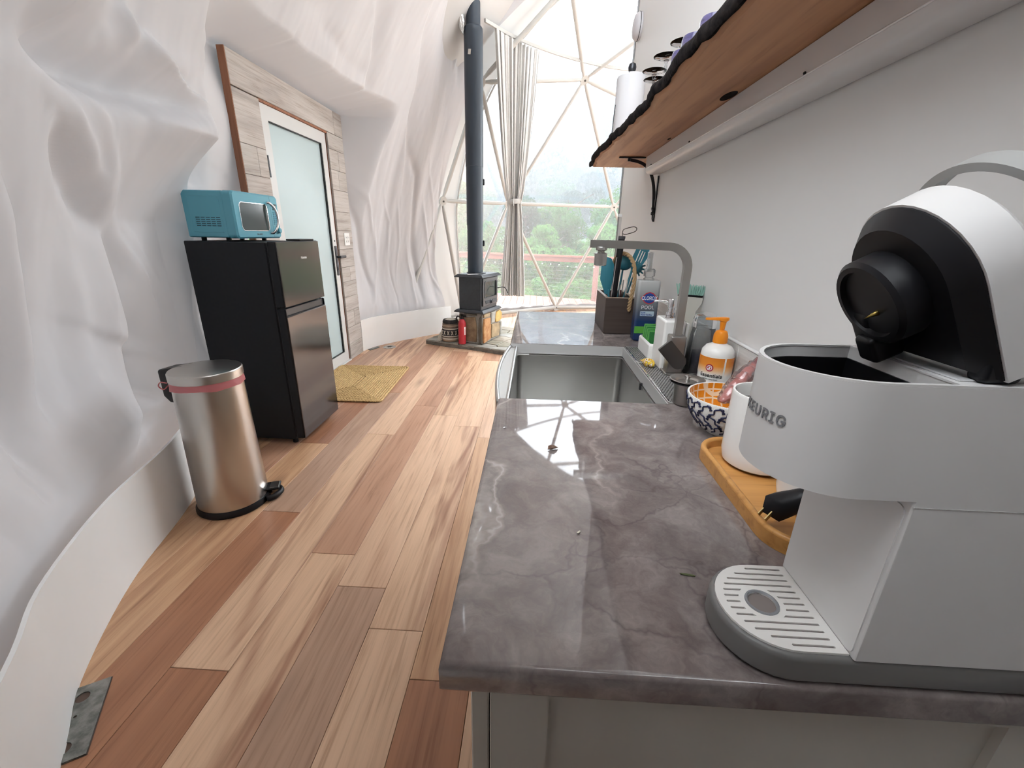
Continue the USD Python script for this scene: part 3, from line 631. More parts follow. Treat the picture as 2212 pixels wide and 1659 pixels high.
# --- utensil box with utensils
WDK = plank_mat('dark_stained_wood', (0.060, 0.043, 0.036), (0.028, 0.020, 0.018), 0.2, axis='x', rough=0.55)
ub = thing('utensil_box', 'dark stained square wooden utensil box with a rope handle', 'utensil box')
bo = mf(bx(0.284, 0.398, 1.70, 1.952, CT + 0.0005, 1.051, 0.002)) - mf(bx(0.295, 0.387, 1.711, 1.941, CT + 0.012, 1.2))
obj('box', tm(bo), WDK, ub, False)
obj('box_rim', tm((mf(bx(0.2845, 0.3975, 1.7005, 1.9515, 1.0505, 1.0525)) - mf(bx(0.295, 0.387, 1.711, 1.941, 1.0, 1.2)))), plank_mat('raw_rim_wood', (0.33, 0.24, 0.18), (0.22, 0.15, 0.11), 0.1, axis='y'), ub, False)
rp = smoothpath([(0.375, 1.696, 1.005), (0.377, 1.694, 1.05), (0.386, 1.705, 1.11), (0.383, 1.73, 1.175), (0.366, 1.78, 1.208), (0.345, 1.85, 1.205), (0.335, 1.93, 1.15), (0.332, 1.96, 1.08), (0.332, 1.956, 1.01)], 70)
st = []
for k in range(3):
    a = np.linspace(0, 60, 70) + k * 2 * PI / 3
    st.append(tube(rp + np.stack([0.0042 * np.cos(a), 0.0042 * np.sin(a) * 0.4, 0.0042 * np.sin(a)], 1), 0.0047, 6))
obj('rope_handle', cat_(st), M('jute_rope', (0.36, 0.235, 0.12), 0.85), ub, True)
TEAL = M('teal_silicone', (0.025, 0.155, 0.20), 0.45)
GREYST = M('utensil_steel', (0.62, 0.61, 0.60), 0.22, 1.0)
def flat(poly, y, t, bend=0.0):
    m = rot_axes(ext(poly, t), 'xz'); m.apply_translation((0, y + t / 2, 0)); return m
def handle(x0, z0, x1, z1, y, r, m, t, nm='handle', fl=(1, 0.6)):
    return obj(nm, tube(np.linspace((x0, y, z0), (x1, y, z1), 6), [r * 0.8, r, r, r, r, r * 0.85], 10, flat=fl), m, t, 30)
u = thing('slotted_turner', 'teal slotted turner standing in the wooden utensil box', 'spatula')
pl = Polygon([(0.388, 1.165), (0.412, 1.148), (0.431, 1.168), (0.452, 1.203), (0.453, 1.236), (0.449, 1.242), (0.412, 1.241), (0.404, 1.236), (0.386, 1.190)]).buffer(-0.004).buffer(0.004)
for a, b in (((0.404, 1.182), (0.418, 1.226)), ((0.413, 1.177), (0.428, 1.222)), ((0.422, 1.174), (0.437, 1.218))):
    pl = pl.difference(LineString([a, b]).buffer(0.0022))
obj('blade', flat(pl, 1.80, 0.005), TEAL, u, 30); handle(0.395, 1.160, 0.350, 0.925, 1.80, 0.0075, TEAL, u)
u = thing('serving_spoon', 'teal serving spoon with a broad bowl leaning left in the utensil box', 'spoon')
pl = Polygon([(0.270, 1.115), (0.272, 1.185), (0.284, 1.196), (0.300, 1.192), (0.312, 1.170), (0.312, 1.110), (0.305, 1.06), (0.292, 1.06)]).buffer(-0.006).buffer(0.010, quad_segs=6)
o1 = sub(flat(pl, 1.77, 0.004), 2); v = o1.vertices; o1.vertices[:, 1] += 0.9 * ((v[:, 0] - 0.29) ** 2 * 12 + (np.clip(v[:, 2] - 1.13, -1, 1)) ** 2 * 1.5) * 0.5
obj('bowl', o1, TEAL, u, 40); handle(0.302, 1.075, 0.320, 0.925, 1.772, 0.009, TEAL, u)
obj('hanging_hole', T(cyl(0.0035, -0.006, 0.0, 10), (0.309, 1.7655, 1.048), rx=90), DARK, u, 30)
u = thing('soup_ladle', 'teal ladle with a rounded bowl tucked behind the rope handle', 'ladle')
b_ = tm((mf(T(trimesh.creation.icosphere(3, 0.034), s=(1, 0.8, 1))) - mf(T(trimesh.creation.icosphere(3, 0.031), s=(1, 0.8, 1)))).trim_by_plane((0, -0.35, -0.94), -0.010))
obj('bowl', T(b_, (0.370, 1.845, 1.178), rx=-25), TEAL, u, 40); handle(0.366, 1.150, 0.348, 0.925, 1.845, 0.007, TEAL, u)
u = thing('pasta_fork', 'teal pasta fork with stubby teeth behind the slotted turner', 'pasta fork')
pl = Point(0.425, 1.155).buffer(0.024)
obj('head', flat(pl, 1.86, 0.006), TEAL, u, 30)
obj('teeth', cat_([tube([(0.425 + 0.022 * math.cos(a), 1.86, 1.155 + 0.022 * math.sin(a)), (0.425 + 0.034 * math.cos(a), 1.852, 1.155 + 0.034 * math.sin(a))], [0.004, 0.003], 8) for a in np.linspace(-1.2, 1.3, 6)]), TEAL, u, 30)
handle(0.418, 1.135, 0.366, 0.925, 1.86, 0.0065, TEAL, u)
u = thing('long_handled_server', 'tall black-handled steel utensil with a wire hanging loop, in the utensil box', 'utensil')
obj('grip', tube(np.array([(0.3215, 1.755, 1.00), (0.324, 1.755, 1.10), (0.3285, 1.755, 1.20), (0.332, 1.755, 1.272)]), [0.0115, 0.012, 0.0125, 0.0125], 12), BLACK, u, 30)
obj('grip_cap', T(cyl(0.0135, 0, 0.012, 14), (0.332, 1.755, 1.266), ry=3), M('grey_cap', (0.05, 0.05, 0.055), 0.4), u, 30)
obj('shank', tube(np.array([(0.314, 1.755, 0.924), (0.3215, 1.755, 1.01)]), 0.008, 10), GREYST, u, 30)
obj('spine', tube(np.array([(0.310, 1.744, 1.01), (0.3135, 1.744, 1.10), (0.3185, 1.744, 1.20)]), 0.0022, 6), GREYST, u, 30)
lp = smoothpath([(0.333, 1.755, 1.275), (0.334, 1.755, 1.297), (0.343, 1.756, 1.304), (0.372, 1.758, 1.3115), (0.385, 1.758, 1.307), (0.383, 1.758, 1.297), (0.368, 1.757, 1.290), (0.345, 1.756, 1.284), (0.335, 1.755, 1.286)], 40)
obj('hanging_loop', tube(lp, 0.0016, 6), M('dark_wire', (0.12, 0.11, 0.10), 0.4, 0.9), u, True)
u = thing('clear_stirrer', 'clear plastic stirrer stick rising from the back of the utensil box', 'stirrer')
obj('stick', bx(0.346, 0.357, 1.925, 1.929, 0.925, 1.362, 0.001), clearmat('clear_acrylic', (0.80, 0.80, 0.80), ior=1.6, milky=0.25), u, False)
obj('end_tab', bx(0.342, 0.356, 1.9235, 1.9295, 1.352, 1.364, 0.001), WHITE, u, False)
for nm, x0, x1, y, lab, cat in (('table_knife', 0.342, 0.338, 1.745, 'steel table knife handle standing at the front of the utensil box', 'knife'), ('whisk', 0.362, 0.356, 1.79, 'steel whisk handle between the black grip and the rope', 'whisk'), ('steel_tongs', 0.372, 0.362, 1.76, 'steel tongs arm beside the rope handle in the utensil box', 'tongs')):
    u = thing(nm, lab, cat); obj('shaft', tube(np.array([(x1, y, 0.926), ((x0 + x1) / 2, y, 1.03), (x0, y, 1.112 if nm != 'table_knife' else 1.098)]), [0.005, 0.006, 0.0045], 10, flat=(1, 0.5)), GREYST, u, 30)
u = thing('red_peeler', 'dark red handled peeler low inside the utensil box', 'peeler')
obj('handle', bx(0.350, 0.366, 1.80, 1.808, 0.926, 1.070, 0.003), M('dark_red', (0.10, 0.012, 0.015), 0.4), u, False)

# --- pool clarifier bottle
cb = thing('clarifier_bottle', 'tall pool clarifier bottle with a clear top and blue and green label', 'bottle')
CLR = MN('smoky_bottle', {'g': ('geometry', {}), 's': ('separate_xyz', {}), 'mr': ('map_range', {'from_min': 0.93, 'from_max': 1.125, 'clamp': True}),
    'r': ('rgb_ramp', {'ramp': [(0.0, (0.012, 0.035, 0.11)), (0.28, (0.014, 0.040, 0.12)), (0.48, (0.10, 0.115, 0.14)), (0.75, (0.26, 0.265, 0.27)), (1.0, (0.50, 0.50, 0.49))]}),
    'p': ('principled_bsdf', {'roughness': 0.18})}, [('g.position', 's.vector'), ('s.z', 'mr.value'), ('mr.result', 'r.fac'), ('r.color', 'p.base_color')])
CLEARP = clearmat('clear_plastic', (0.86, 0.87, 0.87), ior=1.5, milky=0.10)
bt = rrect(0.3765, 0.4555, 1.585, 1.640, 0.010)
obj('body', tm(m3d.Manifold.batch_hull([mf(ext(bt.buffer(-0.004), 0.001, CT + 0.0005)), mf(ext(bt, 0.2, CT + 0.005)), mf(ext(bt.buffer(-0.0025), 0.001, CT + 0.219)), mf(ext(bt, 0.21, CT + 0.005))])), CLR, cb, 35)
obj('shoulder', T(lathe([(0.019, 0), (0.019, 0.006), (0.015, 0.009), (0.015, 0.014), (0.020, 0.0145), (0.020, 0.036), (0.016, 0.040)], 24), (0.416, 1.612, 1.1292)), CLEARP, cb, 30)
obj('dosing_tube', T(lathe([(0.0005, 0.098), (0.010, 0.098), (0.0115, 0.096), (0.0115, 0.03), (0.0105, 0.03), (0.0105, 0.095), (0.0005, 0.096)], 20), (0.414, 1.612, 1.1292)), CLEARP, cb, 30)
obj('inner_spout', T(lathe([(0.0045, 0.03), (0.0045, 0.075), (0.0035, 0.076), (0.0035, 0.03)], 12), (0.410, 1.612, 1.1292)), WHITE, cb, 30)
yf = 1.585
def decal(poly, x, z, y, t=0.0006): m = rot_axes(ext(poly, t), 'xz'); m.apply_translation((x, y, z)); return m
def txt(s, h, x, z, y, mat, par, bold=False, nm='lettering', sx=1.0):
    m = text(s, h, 0.0006, bold); m.apply_scale((sx, 1, 1)); m = rot_axes(m, 'xz'); m.apply_translation((x, y, z)); return obj(nm, m, mat, par, False)
obj('green_band', decal(sbox(-0.038, 0, 0.038, 0.026), 0.416, CT + 0.030, yf), M('label_green', (0.10, 0.36, 0.05), 0.35), cb, False)
obj('dark_foot', decal(sbox(-0.0385, 0, 0.0385, 0.020), 0.416, CT + 0.008, yf), M('label_navy', (0.010, 0.030, 0.10), 0.35), cb, False)
LRED, LBLUE, LWH = M('label_red', (0.50, 0.035, 0.04), 0.35), M('label_blue', (0.022, 0.06, 0.28), 0.35), M('label_white', (0.82, 0.82, 0.82), 0.4)
dm = lambda a, b: Polygon([(-a, 0), (-a * 0.45, b * 0.78), (0, b), (a * 0.45, b * 0.78), (a, 0), (a * 0.45, -b * 0.78), (0, -b), (-a * 0.45, -b * 0.78)])
obj('logo_rim', decal(dm(0.031, 0.022), 0.419, 1.069, yf), LRED, cb, False)
obj('logo_field', decal(dm(0.0265, 0.0185), 0.419, 1.069, yf - 0.0006), LBLUE, cb, False)
txt('CLOROX', 0.0125, 0.4195, 1.063, yf - 0.0012, LWH, cb, True, sx=0.78)
txt('POOL', 0.0125, 0.4175, 1.030, yf - 0.0003, LWH, cb)
obj('label_box', decal(rrect(-0.024, 0.026, 0, 0.018, 0.003), 0.416, 1.004, yf), M('label_pale_blue', (0.45, 0.55, 0.62), 0.4), cb, False)
for s, z in (('Super', 1.0145), ('Water Clarifier', 1.0065)): 
    m = text(s, 0.0052, 0.0005, True, center=False); m = rot_axes(m, 'xz'); m.apply_translation((0.394, yf - 0.0006, z)); m.vertices[:, 0] = 0.394 + (m.vertices[:, 0] - 0.394) * 0.86; obj('lettering', m, LBLUE, cb, False)

# --- ceramic soap caddy with sponges, pump, brush
sc_ = thing('soap_caddy', 'white ceramic soap caddy with a chrome pump and open sponge tray', 'soap dispenser')
tray = mf(rbox(0.366, 0.440, 1.318, 1.462, CT + 0.0005, 0.964, 0.008, 4)) - mf(rbox(0.3715, 0.4345, 1.3235, 1.4565, CT + 0.008, 1.05, 0.006, 4))
obj('sponge_tray', tm(tray), CERAM, sc_, 35)
obj('reservoir', rbox(0.376, 0.436, 1.222, 1.3175, CT + 0.0005, 1.056, 0.007, 5), CERAM, sc_, 35)
obj('back_plate', rbox(0.437, 0.445, 1.222, 1.36, CT + 0.0005, 1.050, 0.0035, 4), CERAM, sc_, 35)
pc = (0.401, 1.262, 1.0562)
obj('pump_collar', T(lathe([(0, 0), (0.0155, 0), (0.0155, 0.008), (0.013, 0.009), (0.0145, 0.010), (0.0145, 0.018), (0, 0.018)], 24), pc), CHROME, sc_, 30)
obj('pump_head', T(lathe([(0, 0.018), (0.010, 0.018), (0.010, 0.030), (0.0125, 0.032), (0.0125, 0.050), (0.010, 0.056), (0.004, 0.058), (0, 0.058)], 24), pc), CHROME, sc_, 30)
obj('pump_nozzle', tube(smoothpath([(0.393, 1.262, 1.103), (0.372, 1.268, 1.105), (0.352, 1.275, 1.103)], 8), [0.0045, 0.0043, 0.004, 0.0038, 0.0035, 0.0032, 0.003, 0.003], 10), CHROME, sc_, True)
SPG, SPY = noisy('scrub_green', (0.018, 0.15, 0.035), (0.04, 0.25, 0.06), 900, 0.9, bump=0.4), noisy('sponge_green', (0.06, 0.30, 0.05), (0.12, 0.42, 0.09), 500, 0.9, bump=0.4)
for i, (y, h, lab) in enumerate(((1.432, 0.086, 'green scouring sponge at the far end of the sponge tray'), (1.411, 0.084, 'green sponge second from the far end of the tray'), (1.391, 0.079, 'green sponge third from the far end of the tray'), (1.371, 0.076, 'green sponge nearest in the white tray'))):
    s_ = thing('scouring_sponge', lab, 'sponge', (0.402, y, CT + 0.0085), 0, 'sponges in the soap caddy')
    w_ = [(-0.028, 0), (0.028, 0), (0.027, h * 0.5), (0.029, h), (-0.027, h), (-0.029, h * 0.5)]
    a_ = rot_axes(ext(Polygon(w_).buffer(-0.002).buffer(0.002), 0.012), 'xz'); b_ = rot_axes(ext(Polygon([(x * 0.97, z * 0.985) for x, z in w_]), 0.005), 'xz')
    obj('foam', T(a_, (0, 0.0065, 0)), SPY, s_, 30); obj('scrub_pad', T(b_, (0, -0.006, 0)), SPG, s_, 30)
br = thing('dish_brush', 'white dish brush with mint bristles, standing behind the faucet against the wall', 'brush')
hp = Polygon([(-0.010, 0), (0.010, 0), (0.014, 0.10), (0.022, 0.150), (0.036, 0.175), (0.038, 0.193), (-0.036, 0.193), (-0.034, 0.175), (-0.022, 0.150), (-0.014, 0.10)]).buffer(-0.004).buffer(0.004)
def placeb(m): return T(m, (0.482, 1.360, CT + 0.0015), ry=3, rx=-8.5)
obj('handle', placeb(T(rot_axes(ext(hp, 0.016), 'xz'), (0, 0.008, 0))), M('brush_white', (0.60, 0.575, 0.51), 0.4), br, 30)
obj('head_band', placeb(rbox(-0.036, 0.036, -0.011, 0.011, 0.1935, 0.1995, 0.0025, 3)), BLACK, br, 30)
bs_ = []
for i in range(17):
    for j in range(4):
        x, y = -0.035 + i * 0.0044, -0.009 + j * 0.006; d = R_.uniform(-1, 1) * 0.003
        bs_.append(tube(np.array([(x, y, 0.199), (x + d + (x * 0.18), y + R_.uniform(-1, 1) * 0.003, 0.199 + 0.030 + R_.uniform(-0.004, 0.003))]), [0.0017, 0.0013], 5))
obj('bristles', placeb(cat_(bs_)), M('mint_bristle', (0.30, 0.52, 0.44), 0.6), br, 30, kind='stuff')

# --- duck-print sweet wrapper (plain yellow and orange print)
dw = thing('snack_sachet', 'small orange and yellow patterned sachet lying by the sponge tray', 'sachet')
sg = trimesh.creation.icosphere(3, 1.0); v = sg.vertices; 
sg.vertices = v * np.array([0.013, 0.026, 0.013]) * (1 + 0.18 * (meshkit.fbm(v * 2.5, 3)[:, None] - 0.5) * 2)
SACH = MN('sachet_print', {'g': ('geometry', {}), 'v': ('voronoi_texture', {'scale': 95.0}), 'r': ('rgb_ramp', {'interpolate': False, 'ramp': [(0.0, (0.62, 0.16, 0.02)), (0.22, (0.75, 0.50, 0.04)), (0.50, (0.10, 0.03, 0.01)), (0.56, (0.78, 0.68, 0.50)), (0.75, (0.62, 0.14, 0.02))]}), 'p': ('principled_bsdf', {'roughness': 0.3})},
    [('g.position', 'v.vector'), ('v.distance', 'r.fac'), ('r.color', 'p.base_color')])
obj('pouch', T(sg, (0.353, 1.255, CT + 0.0125), rz=20), SACH, dw, True)
obj('crimped_end', T(sub(bx(-0.008, 0.008, 0.0, 0.016, -0.001, 0.001), 1), (0.347, 1.275, CT + 0.011), rz=18), SACH, dw, 30)
obj('twist_tie', tube(smoothpath([(0.345, 1.262, CT + 0.012), (0.335, 1.275, CT + 0.006), (0.322, 1.288, CT + 0.0045)], 8), 0.0012, 5), M('tie_grey', (0.45, 0.43, 0.42), 0.4), dw, True)
nt = thing('foil_scrap', 'tiny pink and black scrap on the worktop beside the dark lever', 'scrap', (0.452, 1.155, CT))
obj('scrap', T(bx(-0.010, 0.010, -0.006, 0.006, 0.0005, 0.007, 0.002), rz=30), M('scrap_pink', (0.55, 0.30, 0.27), 0.5), nt, False)

# --- glass jar with dark contents, hand-soap bottle, sink strainer
GLASS = M('clear_glass', (0.97, 0.98, 0.98), 0.0, transmission_weight=1.0, ior=1.45)
jr = thing('storage_jar', 'clear glass jar half full of dark contents behind the orange pump bottle', 'jar', (0.479, 1.207, CT))
THING = clearmat('thin_glass', (0.90, 0.91, 0.91), ior=1.5, milky=0.04)
obj('jar_glass', lathe([(0.0, 0.0005), (0.038, 0.0005), (0.041, 0.006), (0.036, 0.075), (0.032, 0.118), (0.030, 0.128), (0.0305, 0.132), (0.029, 0.134), (0.0275, 0.130), (0.0295, 0.118), (0.0335, 0.075), (0.038, 0.008), (0.0, 0.005)], 36), THING, jr, 40)
obj('contents', lathe([(0, 0.006), (0.0365, 0.008), (0.0345, 0.045), (0.0335, 0.062), (0.018, 0.066), (0, 0.064)], 30), M('dark_navy_grounds', (0.012, 0.010, 0.025), 0.5), jr, 40)
obj('lid', lathe([(0.0, 0.175), (0.016, 0.174), (0.027, 0.168), (0.031, 0.156), (0.031, 0.1345), (0.0285, 0.1345), (0.0285, 0.154), (0.0, 0.170)], 32), clearmat('clear_lid', (0.88, 0.90, 0.91), ior=1.5, milky=0.12), jr, 40)
sp = thing('hand_soap_bottle', 'white soap bottle with orange pump and orange label behind the bowl', 'soap bottle', (0.4775, 1.090, CT))
SWH, SOR = M('soap_white', (0.80, 0.78, 0.74), 0.3), M('pump_orange', (0.85, 0.27, 0.01), 0.35)
obj('bottle', lathe([(0, 0.0005), (0.036, 0.0005), (0.040, 0.005), (0.040, 0.088), (0.038, 0.100), (0.030, 0.111), (0.018, 0.116), (0.016, 0.118), (0, 0.118)], 40), SWH, sp, 35)
LBO = MN('label_orange_fade', {'g': ('geometry', {}), 's': ('separate_xyz', {}), 'mr': ('map_range', {'from_min': CT + 0.042, 'from_max': CT + 0.084, 'clamp': True}),
    'r': ('rgb_ramp', {'ramp': [(0.0, (0.80, 0.74, 0.68)), (0.25, (0.82, 0.52, 0.28)), (0.55, (0.80, 0.28, 0.035)), (1.0, (0.72, 0.22, 0.02))]}), 'p': ('principled_bsdf', {'roughness': 0.35})},
    [('g.position', 's.vector'), ('s.z', 'mr.value'), ('mr.result', 'r.fac'), ('r.color', 'p.base_color')])
def arc_band(r, z0, z1, a0, a1, t=0.0006, n=40):
    a = np.radians(np.linspace(a0, a1, n)); 
    V = np.stack([np.stack([rr * np.cos(a), rr * np.sin(a), np.full(n, z)], 1) for rr, z in ((r, z0), (r + t, z0), (r + t, z1), (r, z1))], 1).reshape(-1, 3); F = []
    for i in range(n - 1):
        for j in range(4):
            q = (j + 1) % 4; F += [(i * 4 + j, i * 4 + q, (i + 1) * 4 + q), (i * 4 + j, (i + 1) * 4 + q, (i + 1) * 4 + j)]
    F += [(0, 2, 1), (0, 3, 2), (n * 4 - 4, n * 4 - 3, n * 4 - 2), (n * 4 - 4, n * 4 - 2, n * 4 - 1)]
    m = trimesh.Trimesh(V, F, process=False); m.fix_normals(); return m
obj('label', arc_band(0.0400, 0.040, 0.086, 150, 275), LBO, sp, 30); obj('label', arc_band(0.0400, 0.040, 0.086, 282, 400), LBO, sp, 30)
def wrap(m, r, ang):     # lettering in xz-plane wrapped round a vertical axis, centred at angle ang
    m = sub(m, 1); v = m.vertices.copy(); a = math.radians(ang) + v[:, 0] / r
    m.vertices = np.stack([(r + v[:, 2]) * np.cos(a), (r + v[:, 2]) * np.sin(a), v[:, 1]], 1); return m
obj('logo_disc', wrap(T(ext(Point(0, 0).buffer(0.0095), 0.0005), (0, 0.060, 0)), 0.0407, 228), M('logo_crimson', (0.42, 0.03, 0.045), 0.4), sp, 30)
obj('logo_ring', wrap(T(ext(Point(0, 0).buffer(0.0066).difference(Point(0, 0).buffer(0.0052)), 0.0005), (0, 0.060, 0)), 0.0411, 228), LWH, sp, 30)
arm = unary_union([LineString([(-0.003, -0.003), (0.0005, -0.003), (0.001, 0.0015)]).buffer(0.0011), sbox(-0.002, 0.0008, 0.003, 0.0030)])
obj('logo_emblem', wrap(T(ext(arm, 0.0005), (0, 0.060, 0)), 0.0411, 228), LWH, sp, 30)
obj('lettering', wrap(T(text('Essentials', 0.0085, 0.0005, True), (0, 0.036, 0)), 0.0404, 236), M('ink_black', (0.02, 0.02, 0.02), 0.5), sp, False)
obj('lettering', wrap(T(text('LIQUID HAND SOAP', 0.0028, 0.0005), (0, 0.029, 0)), 0.0404, 234), M('ink_black', (0.02, 0.02, 0.02), 0.5), sp, False)
obj('pump_collar', lathe([(0, 0.1185), (0.0165, 0.1185), (0.0175, 0.121), (0.0170, 0.138), (0.013, 0.148), (0.007, 0.151), (0, 0.151)], 28), SOR, sp, 35)
obj('pump_stem', lathe([(0, 0.150), (0.0055, 0.150), (0.0075, 0.172), (0.010, 0.174), (0.010, 0.181), (0, 0.182)], 20), SOR, sp, 35)
obj('pump_nozzle', T(hull(T(cyl(0.009, 0, 0.007, 14), (0.004, 0, 0.1755)), T(cyl(0.004, 0, 0.005, 10), (-0.036, 0.012, 0.1735))), (0, 0, 0)), SOR, sp, 30)
st_ = thing('sink_strainer', 'brushed steel sink strainer basket standing on the worktop', 'strainer', (0.362, 0.957, CT))
obj('basket', lathe([(0, 0.0005), (0.022, 0.0005), (0.0255, 0.004), (0.0275, 0.054), (0.026, 0.054), (0.0235, 0.006), (0, 0.004)], 36), STEELD, st_, 30)
obj('gasket', lathe([(0.030, 0.054), (0.0365, 0.0545), (0.0365, 0.0575), (0.030, 0.058)], 36), BLACK, st_, 30)
obj('flange', lathe([(0, 0.052), (0.020, 0.052), (0.026, 0.057), (0.0385, 0.0605), (0.0390, 0.0622), (0.0375, 0.063), (0.027, 0.0605), (0.021, 0.0555), (0, 0.0550)], 44), STEELD, st_, 30)
obj('knob', lathe([(0, 0.055), (0.006, 0.055), (0.0045, 0.061), (0.0065, 0.066), (0.0066, 0.069), (0.003, 0.0715), (0, 0.072)], 20), STEELD, st_, 35)
for k in range(3):
    obj('perforations', cat_([T(cyl(0.0013, 0, 0.0016, 8), (0.0245 * math.cos(a + 0.13 * k) + 0.0000, 0.0245 * math.sin(a + 0.13 * k), 0.012 + 0.013 * k), ry=90, rz=0) if False else
        T(T(cyl(0.0014, -0.0004, 0.0008, 8), (0, 0, 0.0249 + 0.0006 * k), ry=0), (0, 0, 0), ry=90, rz=0).apply_transform(trimesh.transformations.rotation_matrix(a + 0.13 * k, (0, 0, 1))).apply_translation((0, 0, 0.014 + 0.014 * k)) for a in np.arange(0, 2 * PI, PI / 8)]), DARK, st_, 30, kind='stuff')

# --- patterned bowl with wrapped packets
NAVY, BWH, BOR = M('bowl_navy', (0.012, 0.016, 0.055), 0.2), M('bowl_white', (0.80, 0.79, 0.76), 0.2), None
pb = thing('patterned_bowl', 'navy and white geometric bowl with an orange inside, behind the bamboo tray', 'bowl', (0.396, 0.812, CT))
def rb(z): return 0.036 + 0.044 * (1 - (1 - min(1, z / 0.078)) ** 2.1) ** 0.9
zr = np.linspace(0.008, 0.076, 14)
obj('shell', lathe([(0, 0.003), (0.030, 0.003), (0.032, 0.0005), (0.036, 0.0005), (0.037, 0.006)] + [(rb(z), z) for z in zr] + [(rb(0.076) - 0.0005, 0.0775), (rb(0.076) - 0.003, 0.0775)] + [(rb(z) - 0.004, z + 0.001) for z in zr[::-1]] + [(0.03, 0.010), (0, 0.008)], 64), BWH, pb, 40)
BORM = MN('bowl_orange_petals', {'g': ('geometry', {}), 'v': ('voronoi_texture', {'feature': 'distance_to_edge', 'scale': 55.0, 'randomness': 0.15}), 'r': ('rgb_ramp', {'interpolate': False, 'ramp': [(0.0, (0.82, 0.62, 0.42)), (0.09, (0.72, 0.24, 0.015))]}), 'p': ('principled_bsdf', {'roughness': 0.2})},
    [('g.position', 'v.vector'), ('v.distance', 'r.fac'), ('r.color', 'p.base_color')])
obj('lining', lathe([(rb(z) - 0.0045, z + 0.0015) for z in zr[::-1]] + [(0.03, 0.0108), (0.0, 0.0088)], 64), BORM, pb, 40, label='orange inner glaze with pale petals')
def on_bowl(path, w=0.0026, t=0.0006):
    p = np.array(path); pts, nn = [], []
    for a, z in p:
        r = rb(z) + 0.0003; pts.append((r * math.cos(a), r * math.sin(a), z))
    return tube(np.array(pts), w, 6, flat=(1, 1))
segs = []
n_u = 22; da = 2 * PI / n_u
for i in range(n_u):
    a0 = PI * 0.5 + i * da
    for j in range(3):
        z0 = 0.013 + j * 0.021
        s = 1 if j % 2 == 0 else -1
        pth = [(a0, z0), (a0 + da * 0.45, z0 + 0.004), (a0 + da * 0.45, z0 + 0.013), (a0 + da * 0.9, z0 + 0.017), (a0 + da * 1.25, z0 + 0.010)]
        pth2 = [(a0 + da * 0.1, z0 + 0.009), (a0 + da * 0.12, z0 + 0.017), (a0 - da * 0.2, z0 + 0.021)]
        for q in (pth, pth2):
            q = [(a, min(0.073, z)) for a, z in (q if s > 0 else [(2 * a0 + da - a, z) for a, z in q])]
            d_ = np.array(q); k = np.linspace(0, len(q) - 1, 14); segs.append(on_bowl(np.stack([np.interp(k, range(len(q)), d_[:, 0]), np.interp(k, range(len(q)), d_[:, 1])], 1), 0.0017))
obj('navy_pattern', cat_(segs), NAVY, pb, True, kind='stuff', label='navy maze-like line pattern')
WRAP = MN('shiny_wrapper', {'p': ('principled_bsdf', {'base_color': (0.50, 0.20, 0.18), 'roughness': 0.35, 'coat_weight': 1.0, 'coat_roughness': 0.06})}, [])
WRAP2 = MN('shiny_wrapper_dark', {'p': ('principled_bsdf', {'base_color': (0.26, 0.035, 0.04), 'roughness': 0.35, 'coat_weight': 1.0, 'coat_roughness': 0.06})}, [])
CLW = clearmat('cling_film', (0.93, 0.90, 0.90), ior=1.55, milky=0.12, rough=0.08)
for i, (m_, p0, p1, w_, lab) in enumerate(((WRAP, (0.378, 0.808, 0.974), (0.452, 0.860, 1.037), 0.020, 'pale red snack stick in clear film leaning out of the patterned bowl'), (WRAP2, (0.386, 0.772, 0.962), (0.464, 0.803, 1.018), 0.017, 'dark red snack stick nearest the camera in the patterned bowl'), (WRAP2, (0.400, 0.842, 0.975), (0.470, 0.880, 1.045), 0.013, 'red and gold packet at the back of the patterned bowl'))):
    t_ = thing('wrapped_snack', lab, 'snack', group='wrapped snacks in the patterned bowl')
    p0, p1 = np.array(p0), np.array(p1); k = np.linspace(0, 1, 26)[:, None]; pa = p0 + (p1 - p0) * k
    pa[:, 2] += 0.002 * np.sin(np.arange(26) * 1.3)
    rr = w_ * (np.sin(np.clip(np.linspace(0.1, PI - 0.1, 26), 0, PI)) ** 0.35) * (0.85 + 0.06 * np.sin(np.arange(26) * 2.1 + i))
    obj('stick', tube(pa, rr * 0.72, 12, flat=(1, 0.75)), m_, t_, True)
    c_ = tube(pa, rr, 18, flat=(1.12, 0.85)); n_ = (meshkit.fbm(c_.vertices * 130, 3, i) - 0.5)[:, None] * 0.004; c_.vertices = c_.vertices + n_ * c_.vertex_normals
    obj('film', c_, CLW, t_, 25, label='clear crinkled film')

# --- bamboo tray with mugs, the coffee maker's plug
BAM = plank_mat('bamboo', (0.56, 0.28, 0.085), (0.42, 0.19, 0.05), 0.05, axis='x', rough=0.4, streak=0.4)
ty = thing('bamboo_tray', 'rounded honey-coloured bamboo tray beside the coffee maker', 'tray')
ro = rrect(0.304, 0.508, 0.437, 0.738, 0.055, 12)
trm = mf(ext(ro, 0.0195, CT + 0.0005)) - mf(ext(ro.buffer(-0.010), 0.02, CT + 0.0075))
trm = tm(trm)
obj('body', trm, BAM, ty, 35)
obj('rounded_rim', tube(np.array([(x, y, CT + 0.0195) for x, y in ro.buffer(-0.005).exterior.coords]), 0.0049, 10, caps=False), BAM, ty, True)
def mug(name, x, y, r, h, lab):
    t_ = thing(name, lab, 'canister', (x, y, CT + 0.008), 0, 'white canisters on the bamboo tray')
    obj('body', lathe([(0, 0.0005), (r * 0.80, 0.0005), (r * 0.94, 0.006), (r, 0.022), (r, h - 0.004), (r - 0.001, h), (r - 0.004, h), (r - 0.005, h - 0.004), (r - 0.005, 0.02), (0, 0.012)], 48), CERAM, t_, 40)
    return t_
